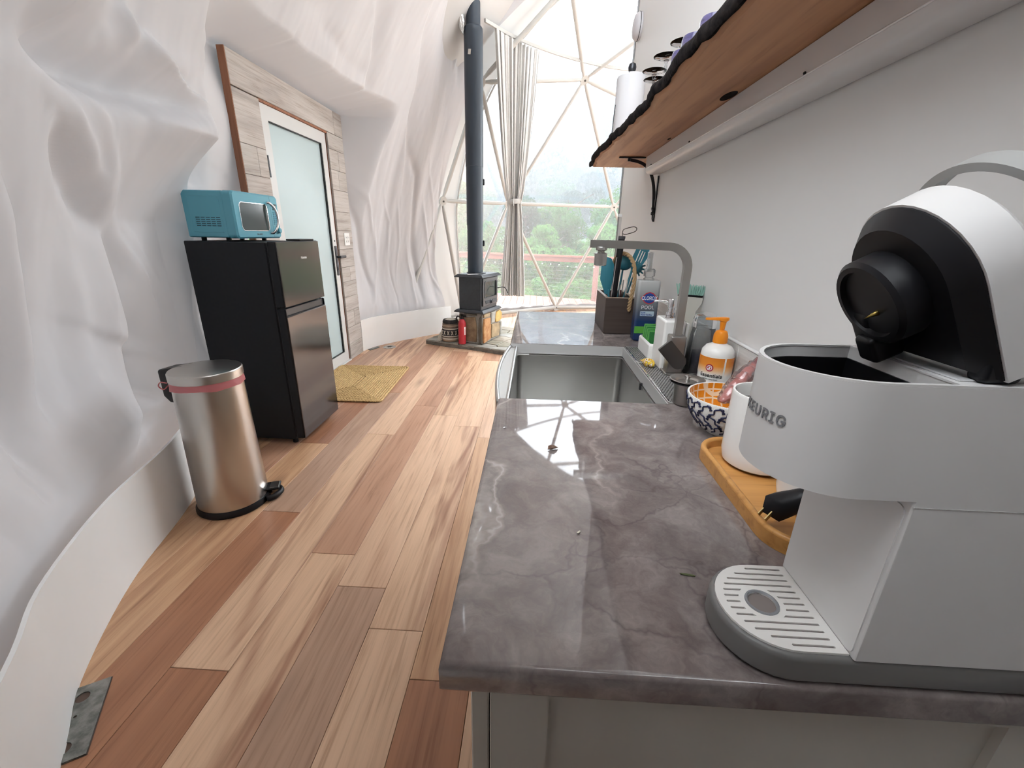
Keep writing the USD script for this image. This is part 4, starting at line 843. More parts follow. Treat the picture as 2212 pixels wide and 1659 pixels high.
m1_ = mug('white_canister', 0.386, 0.668, 0.054, 0.128, 'white open ceramic canister at the far end of the bamboo tray')
obj('contents', T(lathe([(0, 0.0), (0.0485, 0.0)], 30), (0, 0, 0.105)), M('dark_contents', (0.05, 0.045, 0.04), 0.8), m1_, False)
m2_ = mug('white_canister', 0.420, 0.545, 0.058, 0.106, 'white round canister behind the black plug, nearer the coffee maker')

# ---------------------------------------------------------------- coffee maker
KW = M('coffee_white_matte', (0.66, 0.645, 0.635), 0.42)
KG = M('coffee_grey', (0.16, 0.155, 0.15), 0.4)
KH = M('coffee_handle_grey', (0.36, 0.36, 0.35), 0.35)
cfm = thing('coffee_maker', 'white single-serve coffee maker with its lid open at the near end of the worktop', 'coffee maker')
KX0, KY, KR, KXB = 0.187, 0.338, 0.0565, 0.475
def dplan(x0, x1, r, y=KY, n=20):
    return Polygon([(x1, y - r)] + [(x1, y + r)] + [(x0 + r - r * math.sin(a), y + r * math.cos(a)) for a in np.linspace(0, PI, n)])
pd = dplan(KX0, KXB, KR)
obj('base', tm(m3d.Manifold.batch_hull([mf(ext(pd.buffer(-0.004), 0.0298, CT + 0.0025)), mf(ext(pd.buffer(-0.0015), 0.0268, CT + 0.004)), mf(ext(pd, 0.02, CT + 0.007))])), KG, cfm, 40)
obj('foot', ext(dplan(KX0 + 0.012, KXB - 0.01, KR - 0.012), 0.0025, CT + 0.0002), DARK, cfm, False)
zt2 = CT + 0.0325
# slotted tray
xp = 0.283
tp = dplan(KX0 + 0.005, xp - 0.001, KR - 0.005)
cx, cy = 0.2335, KY
hole = Point(cx, cy).buffer(0.0125)
keep = Point(cx, cy).buffer(0.0205)
plate = tp.difference(hole)
for i in range(13):
    y = KY - 0.0455 + i * 0.0455 * 2 / 12
    xin = KX0 + KR - math.sqrt(max(0, (KR - 0.014) ** 2 - (y - KY) ** 2)) if abs(y - KY) < KR - 0.014 else KX0 + KR - 0.005
    ln = LineString([(xin, y), (xp - 0.010, y)]).buffer(0.00115).difference(keep)
    plate = plate.difference(ln)
obj('drip_tray', ext(plate, 0.0022, zt2), M('tray_white', (0.74, 0.72, 0.69), 0.35), cfm, False)
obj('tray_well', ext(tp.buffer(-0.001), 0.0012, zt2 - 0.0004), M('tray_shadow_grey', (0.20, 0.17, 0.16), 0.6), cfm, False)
obj('tray_ring', T(lathe([(0.0125, 0.0), (0.0155, 0.0), (0.0150, 0.0018), (0.0135, 0.0020), (0.0122, 0.0005)], 36), (cx, cy, zt2 + 0.0018)), M('ring_grey', (0.30, 0.31, 0.33), 0.3, 0.4), cfm, 40)
# column and body
zh0, zh1 = 1.101, 1.189
rearp = sbox(xp, KY - KR, KXB, KY + KR)
col = mf(ext(rearp.buffer(-0.002).buffer(0.002, quad_segs=3), zh0 - zt2 - 0.0003, zt2 + 0.0003))
obj('column', tm(col), KW, cfm, 30)
fp = sbox(KY - KR + 0.004, zt2 + 0.003, KY + KR - 0.004, zh0 - 0.008).buffer(-0.006).buffer(0.006)
obj('front_panel', T(rot_axes(ext(fp, 0.0012), 'yz'), (xp - 0.0012, 0, 0)), M('panel_pale', (0.72, 0.71, 0.70), 0.3), cfm, 30)
head = mf(ext(pd, zh1 - zh0, zh0))
cav = mf(ext(dplan(KX0 + 0.003, xp + 0.004, KR - 0.003), 0.09, zh1 - 0.048))
obj('brew_head', tm(head - cav), KW, cfm, 40)
obj('cavity_liner', tm(mf(ext(dplan(KX0 + 0.0034, xp + 0.0036, KR - 0.0034), 0.038, zh1 - 0.0475)) - mf(ext(dplan(KX0 + 0.0052, xp + 0.002, KR - 0.0052), 0.05, zh1 - 0.042))), BLACK, cfm, 40)
ph_ = T(lathe([(0.027, 0.0), (0.031, 0.0), (0.031, 0.016), (0.033, 0.019), (0.029, 0.019), (0.027, 0.014)], 36), (KX0 + KR, KY, zh1 - 0.042)); obj('pod_holder', ph_, BLACK, cfm, 40)
obj('pod_lever', smoothm if False else tube(smoothpath([(KX0 + 0.02, KY - 0.03, zh1 - 0.020), (KX0 + 0.04, KY - 0.036, zh1 - 0.012), (KX0 + 0.07, KY - 0.03, zh1 - 0.018)], 12), 0.003, 8), M('dark_grey_plastic', (0.05, 0.05, 0.055), 0.4), cfm, True)
obj('rim', T(tm(mf(ext(dplan(KX0 + 0.0002, KXB, KR - 0.0002), 0.0015, 0)) - mf(ext(dplan(KX0 + 0.0035, xp + 0.0035, KR - 0.0035), 0.01, -0.002))), (0, 0, zh1 + 0.0001)), KW, cfm, 30)
obj('deck_insert', bx(xp + 0.008, KXB - 0.07, KY - KR + 0.010, KY + KR - 0.010, zh1 + 0.0012, zh1 + 0.0030, 0.0008), M('insert_pale_grey', (0.50, 0.50, 0.50), 0.4), cfm, False)
obj('seam', bx(xp + 0.0005, KXB, KY - KR - 0.0003, KY - KR + 0.001, 1.0955, 1.0962), M('seam_grey', (0.45, 0.44, 0.43), 0.5), cfm, False)
# lettering round the front
kt = text('K E U R I G'.replace(' ', chr(8202)), 0.0086, 0.0005, True); kt.apply_scale((0.047 / (kt.bounds[1, 0] - kt.bounds[0, 0]), 1, 1))
b = kt.bounds
def wrapk(m):
    m = sub(m, 2); v = m.vertices.copy(); r = KR + 0.0003
    a = PI * 1.0 + math.radians(7.5) + v[:, 0] / r
    m.vertices = np.stack([KX0 + KR + (r + v[:, 2]) * np.cos(a), KY + (r + v[:, 2]) * np.sin(a), v[:, 1]], 1); return m
obj('lettering', wrapk(T(kt, (0, 1.1440, 0))), M('logo_grey', (0.20, 0.20, 0.21), 0.4), cfm, False)
# open lid: D-shaped, hinged at the back
LA = 61.0
hx, hz = 0.312, 1.193
def lid(m):   # local: plan of the lid closed, hinge at x=0, front towards -x, z up from the inner face
    m = m.copy(); m.apply_transform(trimesh.transformations.rotation_matrix(math.radians(LA), (0, 1, 0))); m.apply_translation((hx, KY, hz)); return m
Ll = 0.126
lp_ = dplan(-Ll, 0.0, KR - 0.0005, 0)
shell = mf(ext(lp_, 0.030, 0.0)) 
sh2 = m3d.Manifold.batch_hull([mf(ext(lp_, 0.026, 0.001)), mf(ext(lp_.buffer(-0.007), 0.001, 0.033))])
obj('lid_shell', lid(tm(sh2)), KW, cfm, 40, label='white outer shell of the raised lid')
obj('lid_underside', lid(tm(m3d.Manifold.batch_hull([mf(ext(lp_.buffer(-0.0015), 0.0012, -0.0005)), mf(ext(lp_.buffer(-0.012), 0.001, -0.012))]))), BLACK, cfm, 40, label='black inner face of the raised lid')
nz = T(lathe([(0, 0.0), (0.034, 0.0), (0.034, -0.018), (0.031, -0.021), (0.027, -0.021), (0.026, -0.017), (0, -0.017)], 40), (-Ll + 0.062, 0.004, -0.011)); nz.fix_normals()
obj('pod_punch', lid(nz), BLACK, cfm, 40)
obj('needle', lid(T(lathe([(0, -0.030), (0.0022, -0.020), (0.0022, -0.010), (0, -0.010)], 10), (-Ll + 0.070, 0.0, -0.008))), M('brass_needle', (0.55, 0.40, 0.12), 0.3, 1.0), cfm, 40)
obj('latch', lid(cat_(rbox(-0.052, -0.020, 0.012, 0.034, -0.030, -0.008, 0.005, 4), rbox(-0.034, -0.012, 0.004, 0.024, -0.036, -0.012, 0.004, 4))), BLACK, cfm, 40)
obj('hinge_arm', cat_(rbox(0.300, 0.326, KY - KR + 0.004, KY - KR + 0.018, zh1 + 0.0018, zh1 + 0.03, 0.004, 4), rbox(0.300, 0.326, KY + KR - 0.018, KY + KR - 0.004, zh1 + 0.0018, zh1 + 0.03, 0.004, 4), T(cyl(0.006, -0.045, 0.045, 16), (hx + 0.002, KY, hz + 0.012), rx=90)), BLACK, cfm, 40)
# grey carry hoop behind the lid
ha = np.linspace(-PI * 0.16, PI * 1.02, 40)
hpth = np.stack([-Ll + KR + 0.010 - (KR + 0.012) * np.sin(ha), (KR + 0.0095) * np.cos(ha) * -1, np.full(40, 0.054)], 1)
hpth = np.vstack([[[-0.01, -(KR + 0.0095), 0.054]], hpth])
hw = sweep_rect(smoothpath(hpth[::1], 60), 0.006, 0.015, up=(0, 0, 1))
obj('carry_handle', lid(hw), KH, cfm, 40, label='grey arched handle of the raised lid')
obj('handle_bridge', lid(rbox(-0.045, 0.004, -(KR + 0.014), (KR + 0.010), 0.034, 0.070, 0.007, 4)), KH, cfm, 40)
# cord and plug
cd = thing('power_plug', 'black two-pin power plug and cord lying over the bamboo tray', 'plug')
pp = smoothpath([(0.475, 0.402, 0.955), (0.43, 0.425, 0.972), (0.395, 0.452, 0.985), (0.368, 0.470, 0.984)], 20)
obj('cord', tube(pp, 0.0042, 10), BLACK, cd, True)
obj('cord', tube(pp + np.array([0, 0.004, 0.006]), 0.0038, 10), BLACK, cd, True)
obj('strain_relief', tube(smoothpath([(0.370, 0.470, 0.985), (0.360, 0.475, 0.980), (0.350, 0.480, 0.973)], 9), [0.006, 0.008, 0.0065, 0.009, 0.0075, 0.0105, 0.009, 0.012, 0.012], 12), BLACK, cd, 40)
obj('plug_body', hull(T(trimesh.creation.icosphere(2, 0.0135), (0.347, 0.4815, 0.971)), T(trimesh.creation.icosphere(2, 0.0155), (0.333, 0.488, 0.958)), T(bx(-0.010, 0.010, -0.012, 0.012, -0.012, 0.012), (0.326, 0.491, 0.952), rz=28)), BLACK, cd, 35)
obj('prong', cat_(T(bx(-0.014, 0, -0.004, -0.0025, -0.003, 0.003), (0.317, 0.489, 0.946), rz=28, ry=-35), T(bx(-0.014, 0, 0.006, 0.0075, -0.003, 0.003), (0.319, 0.492, 0.946), rz=28, ry=-35)), M('brass_prong', (0.55, 0.42, 0.2), 0.3, 1.0), cd, False)
prf = [(0, 0)]
for k in range(16): prf += [(0.0145 - 0.0003 * k, 0.001 + k * 0.012), (0.0145 - 0.0003 * k, 0.008 + k * 0.012), (0.012 - 0.0003 * k, 0.009 + k * 0.012), (0.012 - 0.0003 * k, 0.0125 + k * 0.012)]
obj('sleeve', T(lathe(prf + [(0, 0.20)], 24), (0.372, 0.365, 1.345), ry=6), BLACK, cfm, 30)
obj('sleeve_foot', T(cyl(0.0165, -0.012, 0.0, 20), (0.372, 0.365, 1.345)), BLACK, cfm, 30)
# bits on the worktop
lf = thing('dry_leaf', 'small curled brown dry leaf on the near worktop', 'leaf', (0.045, 0.703, CT), 25)
lm_ = sub(ext(Polygon([(-0.009, 0), (-0.006, 0.005), (0, 0.0062), (0.007, 0.004), (0.012, 0), (0.006, -0.0045), (0, -0.006), (-0.006, -0.004)]), 0.0006), 2)
v = lm_.vertices; lm_.vertices[:, 2] += np.abs(v[:, 1]) * 0.9 + 0.0006 + 8 * v[:, 0] ** 2
obj('blade', lm_, noisy('dry_leaf_brown', (0.10, 0.055, 0.035), (0.22, 0.13, 0.09), 300, 0.7), lf, 40)
for nm, x, y, rz, lab, m_ in (('crumb', -0.047, 0.786, 20, 'tiny shiny foil crumb at the left edge of the worktop', CHROME), ('crumb', 0.071, 0.473, 50, 'tiny pale crumb in the middle of the near worktop', M('crumb_pale', (0.7, 0.66, 0.55), 0.6)), ('herb_bit', 0.190, 0.407, -10, 'tiny green herb bit by the drip tray', M('herb_green', (0.07, 0.085, 0.03), 0.7))):
    t_ = thing(nm, lab, 'crumb', (x, y, CT), rz, 'crumbs on the worktop')
    s3 = (0.009, 0.0016, 0.0012) if nm == 'herb_bit' else (0.0035, 0.0016, 0.0015)
    c_ = trimesh.creation.icosphere(2, 1.0); c_.vertices = c_.vertices * np.array(s3) * (1 + 0.5 * (meshkit.fbm(c_.vertices * 2 + 5, 2)[:, None] - 0.5)) + (0, 0, s3[2]); obj('bit', c_, m_, t_, False)

# ---------------------------------------------------------------- fridge
FSIDE = noisy('fridge_black_side', (0.006, 0.0075, 0.011), (0.008, 0.010, 0.014), 60, 0.5, specular_ior_level=0.3)
FFRONT = M('fridge_dark_steel', (0.105, 0.098, 0.096), 0.13, 0.9)
fg = thing('refrigerator', 'black two-door refrigerator with dark steel doors beside the glazed door', 'refrigerator')
fx1, fx0, fy0, fy1, fzt = -1.385, -1.900, 2.360, 2.840, 1.212
obj('cabinet', bx(fx0, fx1 - 0.062, fy0 + 0.003, fy1 - 0.003, 0.035, fzt - 0.004, 0.004), FSIDE, fg, False)
def door_mesh(z0, z1): return bx(fx1 - 0.055, fx1 - 0.004, fy0, fy1, z0, z1, 0.006)
obj('freezer_door', door_mesh(0.857, fzt), FSIDE, fg, False)
obj('freezer_door_skin', bx(fx1 - 0.006, fx1, fy0 + 0.003, fy1 - 0.003, 0.859, fzt - 0.002, 0.0025), FFRONT, fg, False, label='dark steel front of the freezer door')
dm_ = mf(door_mesh(0.045, 0.851)) - mf(T(bx(-0.03, 0.03, fy0 + 0.012, fy1 - 0.012, -0.022, 0.05), (fx1 - 0.001, 0, 0.833), ry=-18))
obj('fridge_door', tm(dm_), FSIDE, fg, False)
obj('fridge_door_skin', bx(fx1 - 0.006, fx1, fy0 + 0.003, fy1 - 0.003, 0.047, 0.803, 0.0025), FFRONT, fg, False, label='dark steel front of the lower door')
obj('handle_recess', bx(fx1 - 0.0305, fx1 - 0.012, fy0 + 0.006, fy1 - 0.006, 0.806, 0.848, 0.002), M('recess_grey', (0.06, 0.065, 0.075), 0.25, 0.5), fg, False, label='grey recessed grip between the doors')
obj('gasket', bx(fx1 - 0.062, fx1 - 0.0555, fy0 + 0.010, fy1 - 0.010, 0.05, fzt - 0.01), DARK, fg, False)
obj('top_hinge_cover', bx(fx1 - 0.10, fx1 - 0.012, fy1 - 0.20, fy1 - 0.03, fzt + 0.0005, fzt + 0.010, 0.003), BLACK, fg, False)
for y in (fy0 + 0.04, fy1 - 0.04):
    for x in (fx0 + 0.06, fx1 - 0.09): obj('foot', T(cyl(0.016, 0.0005, 0.036, 14), (x, y, 0)), BLACK, fg, 30)
m = T(rot_axes(text('Hisense', 0.013, 0.0006, True), 'yz'), (fx1 + 0.0002, 2.634, 1.113)); obj('lettering', m, M('badge_silver', (0.75, 0.75, 0.76), 0.3, 0.6), fg, False)

# ---------------------------------------------------------------- microwave
TQ = M('retro_turquoise', (0.105, 0.36, 0.46), 0.28)
TQD = M('turquoise_vent_shadow', (0.02, 0.075, 0.10), 0.6)
mw = thing('microwave_oven', 'retro turquoise microwave with a chrome bow handle on top of the fridge', 'microwave')
mx0, mx1, my0, my1, mz0, mz1 = -1.895, -1.612, 2.402, 2.832, 1.2235, 1.468
obj('housing', rbox(mx0, mx1 - 0.052, my0 + 0.004, my1 - 0.004, mz0 + 0.003, mz1 - 0.002, 0.008, 4), TQ, mw, 35)
rim_ = tm(mf(bx(mx0 + 0.035, mx1 - 0.075, my0 + 0.0025, my0 + 0.006, mz0 + 0.03, mz1 - 0.03, 0.0015)))
obj('side_panel', rim_, TQ, mw, False)
for i in range(5):
    for j in range(5):
        x = mx0 + 0.062 + i * 0.0285; z = mz0 + 0.062 + j * 0.0105
        obj('vent_slot', bx(x, x + 0.022, my0 + 0.0015, my0 + 0.0035, z, z + 0.0045), TQD, mw, False)
fp_ = rrect(my0, my1, mz0, mz1, 0.022, 8)
obj('front_bezel', T(rot_axes(tm(m3d.Manifold.batch_hull([mf(ext(fp_, 0.044)), mf(ext(fp_.buffer(-0.008), 0.052))])), 'yz'), (mx1 - 0.052, 0, 0)), TQ, mw, 35)
obj('door_seam', bx(mx1 - 0.012, mx1 + 0.0003, 2.748, 2.7495, mz0 + 0.008, mz1 - 0.008), TQD, mw, False)
wp = rrect(2.452, 2.708, 1.268, 1.412, 0.022, 6)
obj('window_trim', T(rot_axes(ext(wp.buffer(0.004).difference(wp), 0.003), 'yz'), (mx1 - 0.001, 0, 0)), CHROME, mw, 30)
obj('door_window', T(rot_axes(ext(wp, 0.0015), 'yz'), (mx1 - 0.0005, 0, 0)), M('oven_window', (0.055, 0.065, 0.062), 0.08), mw, 30)
hp_ = smoothpath([(mx1 - 0.002, 2.716, 1.425), (mx1 + 0.018, 2.722, 1.420), (mx1 + 0.035, 2.738, 1.385), (mx1 + 0.040, 2.744, 1.340), (mx1 + 0.035, 2.738, 1.295), (mx1 + 0.018, 2.722, 1.258), (mx1 - 0.002, 2.716, 1.253)], 36)
obj('handle', tube(hp_, 0.0075, 12), CHROME, mw, True)
obj('display', bx(mx1 - 0.001, mx1 + 0.0012, 2.770, 2.812, 1.385, 1.420, 0.001), M('display_black', (0.01, 0.01, 0.012), 0.15), mw, False)
obj('display_digits', bx(mx1 + 0.0011, mx1 + 0.0016, 2.778, 2.804, 1.396, 1.411), M('display_grey', (0.45, 0.47, 0.46), 0.4), mw, False)
for j in range(7):
    for i in range(2):
        obj('button', bx(mx1 - 0.001, mx1 + 0.003, 2.767 + i * 0.026, 2.788 + i * 0.026, 1.302 + j * 0.0112, 1.310 + j * 0.0112, 0.0012), M('button_turquoise', (0.085, 0.29, 0.38), 0.3), mw, False)
obj('dial', T(lathe([(0, 0), (0.021, 0), (0.021, 0.004), (0.017, 0.006), (0.0155, 0.020), (0.013, 0.022), (0, 0.0225)], 28), (mx1 - 0.001, 2.790, 1.268), ry=90), TQ, mw, 30)
m = T(rot_axes(text('GALANZ', 0.0095, 0.0008, True), 'yz'), (mx1 - 0.0004, 2.600, 1.2415)); obj('lettering', m, M('badge_dark', (0.05, 0.06, 0.06), 0.3, 0.6), mw, False)
for y in (my0 + 0.05, my1 - 0.05):
    for x in (mx0 + 0.05, mx1 - 0.09): obj('foot', T(cyl(0.013, fzt - 0.0035, mz0 + 0.004, 12), (x, y, 0)), BLACK, mw, 30)

# ---------------------------------------------------------------- pedal bin
BST = MN('bin_brushed_steel', {'g': ('geometry', {}), 'm': ('mapping', {'scale': (1, 1, 260)}), 'n': ('noise_texture', {'scale': 3.0, 'detail': 2}), 'b': ('bump', {'strength': 0.04, 'distance': 0.001}), 'p': ('principled_bsdf', {'base_color': (0.56, 0.53, 0.50), 'metallic': 1.0, 'roughness': 0.27})},
    [('g.position', 'm.vector'), ('m.vector', 'n.vector'), ('n.fac', 'b.height'), ('b.normal', 'p.normal')])
pbn = thing('pedal_bin', 'round brushed steel pedal bin with black base beside the knee wall', 'trash can', (-1.440, 1.757, 0))
Rb = 0.136; RB0 = 0.150
obj('body', lathe([(0, 0.03), (RB0, 0.03), (Rb, 0.632), (Rb - 0.004, 0.634), (Rb - 0.004, 0.05), (0, 0.05)], 72), BST, pbn, 35)
obj('base_ring', lathe([(0, 0.0005), (RB0 + 0.004, 0.0005), (RB0 + 0.009, 0.006), (RB0 + 0.008, 0.022), (RB0 + 0.002, 0.034), (RB0 + 0.0005, 0.034), (0, 0.03)], 60), BLACK, pbn, 35)
lidm = lathe([(Rb + 0.001, 0.652), (Rb + 0.006, 0.652), (Rb + 0.006, 0.684), (Rb + 0.002, 0.690), (Rb - 0.006, 0.692), (0.09, 0.699), (0, 0.701)], 72)
obj('lid', lidm, BST, pbn, 40)
obj('lid_lining', lathe([(0, 0.650), (Rb - 0.004, 0.650), (Rb - 0.004, 0.655), (0, 0.655)], 40), BLACK, pbn, 30)
obj('rim', lathe([(Rb - 0.006, 0.634), (Rb + 0.001, 0.634), (Rb + 0.001, 0.6495), (Rb - 0.006, 0.6495)], 60), M('bin_rim_grey', (0.25, 0.25, 0.25), 0.4), pbn, 30)
hou = tm(m3d.Manifold.batch_hull([mf(rbox(-0.215, -0.120, -0.050, 0.050, 0.545, 0.678, 0.012, 4)), mf(rbox(-0.195, -0.120, -0.045, 0.045, 0.52, 0.55, 0.010, 4)), mf(bx(-0.10, -0.09, -0.03, 0.03, 0.690, 0.697))]) - mf(cyl(Rb + 0.0065, 0.4, 0.6905, 60)))
obj('hinge_housing', T(hou, rz=-10), BLACK, pbn, 35)
ped = cat_(T(bx(0.0, 0.062, -0.036, 0.036, 0.045, 0.056, 0.003), (RB0 - 0.004, 0, 0.002)))
obj('pedal', T(ped, rz=22), BLACK, pbn, False)
obj('pedal_insert', T(T(bx(0.018, 0.058, -0.030, 0.030, 0.0585, 0.0605, 0.0006), (RB0 - 0.004, 0, 0)), rz=22), BST, pbn, False)
obj('pedal_guard', T(tube(smoothpath([(RB0 + 0.002, -0.06, 0.018), (RB0 + 0.035, -0.045, 0.020), (RB0 + 0.058, 0.0, 0.022), (RB0 + 0.035, 0.045, 0.020), (RB0 + 0.002, 0.06, 0.018)], 24), 0.014, 12), rz=22), BLACK, pbn, True)
obj('pedal_arm', T(bx(RB0 - 0.01, RB0 + 0.02, -0.012, 0.012, 0.020, 0.048, 0.002), rz=22), BLACK, pbn, False)
bg = thing('bin_bag', 'pink bin bag edge hanging out below the lid of the pedal bin', 'bag', (-1.440, 1.757, 0))
a = np.linspace(0, 2 * PI, 140); zz_ = np.linspace(0, 1, 8)
A2, Z2_ = np.meshgrid(a, zz_, indexing='ij')
drop = 0.024 + 0.014 * meshkit.fbm(np.stack([np.cos(A2) * 2.5, np.sin(A2) * 2.5, A2 * 0], -1), 3, 4) + 0.018 * np.exp(-((A2 - PI * 1.12) / 0.5) ** 2)
rr_ = Rb + 0.0035 + 0.006 * Z2_ * meshkit.fbm(np.stack([np.cos(A2) * 6, np.sin(A2) * 6, Z2_ * 2], -1), 2, 8)
PINK = usdkit.material(stage, LK + '/pink_film', {'p': ('principled_bsdf', {'base_color': (0.72, 0.25, 0.27), 'roughness': 0.35}), 't': ('translucent_bsdf', {'color': (0.75, 0.28, 0.30)}), 'm': ('mix_closure', {'fac': 0.3})}, [('p.BSDF', 'm.closure1'), ('t.BSDF', 'm.closure2')], surface='m.closure')
obj('bag_edge', grid(np.stack([rr_ * np.cos(A2), rr_ * np.sin(A2), 0.6515 - drop * Z2_], -1)), PINK, bg, True)
obj('bag_tie', T(tube(smoothpath([(0, 0, 0), (-0.022, -0.008, 0.005), (-0.030, -0.012, -0.012), (-0.012, -0.010, -0.026), (0.0, 0.002, -0.012)], 20), 0.0045, 6, flat=(1, 0.5)), (-Rb * 0.93, -Rb * 0.55, 0.640)), PINK, bg, True)

# ---------------------------------------------------------------- jute mat
jm = thing('jute_door_mat', 'golden braided jute mat on the floor in front of the glazed door', 'mat', (-1.520, 3.555, 0.0005), 2)
JUTE = noisy('jute_gold', (0.32, 0.185, 0.070), (0.68, 0.47, 0.215), 110, 0.9, bump=0.5, dist=0.004, lo=0.3, hi=0.62)
JUTED = M('jute_backing', (0.13, 0.085, 0.035), 0.9)
hw_, hl_ = 0.345, 0.475
obj('backing', ext(rrect(-hw_ + 0.008, hw_ - 0.008, -hl_ + 0.008, hl_ - 0.008, 0.02), 0.004), JUTED, jm, False)
k = 0; ins = 0.011
obj('core_braid', bx(-0.010, 0.010, -0.135, 0.135, 0.004, 0.013, 0.003), JUTE, jm, False)
while hw_ - ins > 0.018:
    rr = max(0.008, 0.035 - ins * 0.3)
    P_ = rrect(-hw_ + ins, hw_ - ins, -hl_ + ins, hl_ - ins, min(rr, hw_ - ins - 0.004), 4).exterior
    n = max(24, int(P_.length / 0.011)); s = np.linspace(0, P_.length, n)
    p = np.array([P_.interpolate(q).coords[0] for q in s])
    z = 0.0085 + 0.0022 * np.sin(s / 0.024 * PI * 2 + k) + NP.normal(0, 0.0007, n)
    off = 0.0016 * np.sin(s / 0.024 * PI * 2 + k + 1.3); tg = np.gradient(p, axis=0); tg /= np.linalg.norm(tg, axis=1, keepdims=True) + 1e-9
    p = p + np.stack([-tg[:, 1], tg[:, 0]], 1) * off[:, None]
    obj('braid', tube(np.stack([p[:, 0], p[:, 1], z], 1), 0.0105 + 0.0012 * np.sin(s / 0.012 * PI), 6, flat=(1, 0.62)), JUTE, jm, True)
    ins += 0.0205; k += 1

# ---------------------------------------------------------------- wall outlet, floor fittings
ol = thing('wall_outlet', 'white outlet plate on the whitewashed planks right of the door', 'outlet', (DX + 0.0015, 4.428, 1.192))
obj('plate', bx(0, 0.006, -0.058, 0.058, -0.058, 0.058, 0.002), WHITE, ol, False)
for s in (-1, 1):
    obj('socket', bx(0.0055, 0.008, s * 0.024 - 0.016, s * 0.024 + 0.016, -0.034, 0.034, 0.001), M('outlet_face', (0.70, 0.69, 0.66), 0.35), ol, False)
    obj('slots', cat_([bx(0.0078, 0.0083, s * 0.024 + q - 0.0017, s * 0.024 + q + 0.0017, z - 0.006, z + 0.006) for q in (-0.007, 0.007) for z in (-0.018, 0.016)]), DARK, ol, False)
fd = thing('floor_vent_disc', 'round chrome floor fitting with dark slots near the knee wall', 'floor vent', (-1.645, 4.80, 0.0))
obj('disc', lathe([(0, 0.0005), (0.072, 0.0005), (0.074, 0.003), (0.066, 0.007), (0.045, 0.008), (0.043, 0.006), (0, 0.006)], 40), STEEL, fd, 40)
for r_ in (0, 45, 90, 135): obj('slot', T(bx(-0.034, 0.034, -0.005, 0.005, 0.0058, 0.0068), rz=r_), DARK, fd, False)
fs = thing('floor_strip', 'short grey metal strip at the foot of the knee wall beside the door planks', 'strip', (-1.805, 4.685, 0), -22)
obj('strip', bx(-0.018, 0.018, -0.05, 0.10, 0.0005, 0.012, 0.002), M('strip_grey', (0.17, 0.18, 0.17), 0.5, 0.3), fs, False)
bp_ = thing('base_plate', 'worn grey steel plate with two round holes let into the floor by the knee wall', 'metal plate', (-1.190, 0.752, 0.0), 31.7)
PLATE = noisy('worn_plate', (0.13, 0.135, 0.125), (0.30, 0.30, 0.28), 30, 0.38, 0.7, bump=0.15)
pl_ = sbox(-0.075, -0.115, 0.035, 0.115)
for y in (-0.075, 0.075): pl_ = pl_.difference(Point(-0.020, y).buffer(0.0165))
for x, y in ((-0.02, 0.015), (-0.03, -0.02)): pl_ = pl_.difference(Point(x, y).buffer(0.004))
obj('plate', ext(pl_, 0.0035, 0.0012), PLATE, bp_, False)
obj('recess', bx(-0.076, 0.037, -0.117, 0.117, 0.0004, 0.0011), M('recess_rust', (0.10, 0.065, 0.05), 0.8), bp_, False)

# ---------------------------------------------------------------- hearth, pedestal, stove, pipe
def poly_clip_vor(poly, pts, gap):
    from scipy.spatial import Voronoi
    b = poly.bounds; s = max(b[2] - b[0], b[3] - b[1]) * 4
    far = [(b[0] - s, b[1] - s), (b[2] + s, b[1] - s), (b[0] - s, b[3] + s), (b[2] + s, b[3] + s)]
    vo = Voronoi(np.vstack([pts, far])); out = []
    for i in range(len(pts)):
        rg = vo.regions[vo.point_region[i]]
        if -1 in rg or not rg: continue
        q = Polygon(vo.vertices[rg]).intersection(poly).buffer(-gap, join_style=1).simplify(0.004)
        if not q.is_empty and q.geom_type == 'Polygon' and q.area > 0.0012: out.append(q)
    return out
def stone(poly, h0, h1, r=0.006):
    a = mf(ext(poly, h1 - h0 - r, h0)); inn = poly.buffer(-r, join_style=1)
    if inn.is_empty or inn.geom_type != 'Polygon': return tm(a)
    b = ext(inn.simplify(0.002), 0.001, h1 - 0.001)
    return trimesh.convex.convex_hull(np.vstack([ext(poly.simplify(0.003), h1 - h0 - r, h0).vertices, b.vertices]))
STN = [noisy('flagstone_grey', (0.20, 0.19, 0.165), (0.36, 0.34, 0.30), 9, 0.75, bump=0.5, dist=0.01, stretch=(1, 3, 3)),
       noisy('flagstone_olive', (0.18, 0.165, 0.125), (0.32, 0.29, 0.22), 9, 0.75, bump=0.5, dist=0.01, stretch=(1, 3, 3)),
       noisy('flagstone_buff', (0.25, 0.215, 0.165), (0.40, 0.35, 0.28), 9, 0.75, bump=0.5, dist=0.01, stretch=(1, 3, 3))]
MORT = noisy('mortar', (0.23, 0.22, 0.20), (0.33, 0.315, 0.29), 30, 0.9, bump=0.4)
MORTD = noisy('hearth_edge', (0.10, 0.088, 0.075), (0.17, 0.15, 0.13), 14, 0.8, bump=0.5, dist=0.008)
he = thing('stone_hearth', 'low flagstone hearth slab under the wood stove', 'hearth', (-1.27, 5.01, 0), -22.4)
hpoly = Polygon([(0, 0), (0.30, -0.008), (0.62, 0.012), (0.95, -0.004), (1.15, 0.0), (1.30, 0.05), (1.34, 0.6), (1.25, 1.12), (0.7, 1.18), (0.22, 1.12), (-0.02, 0.62)])
obj('slab', ext(hpoly.buffer(-0.004), 0.040, 0.0005), MORTD, he, False)
pts = np.array([(x + R_.uniform(-.06, .06), y + R_.uniform(-.05, .05)) for x in np.linspace(0.1, 1.22, 6) for y in np.linspace(0.08, 1.08, 6)])
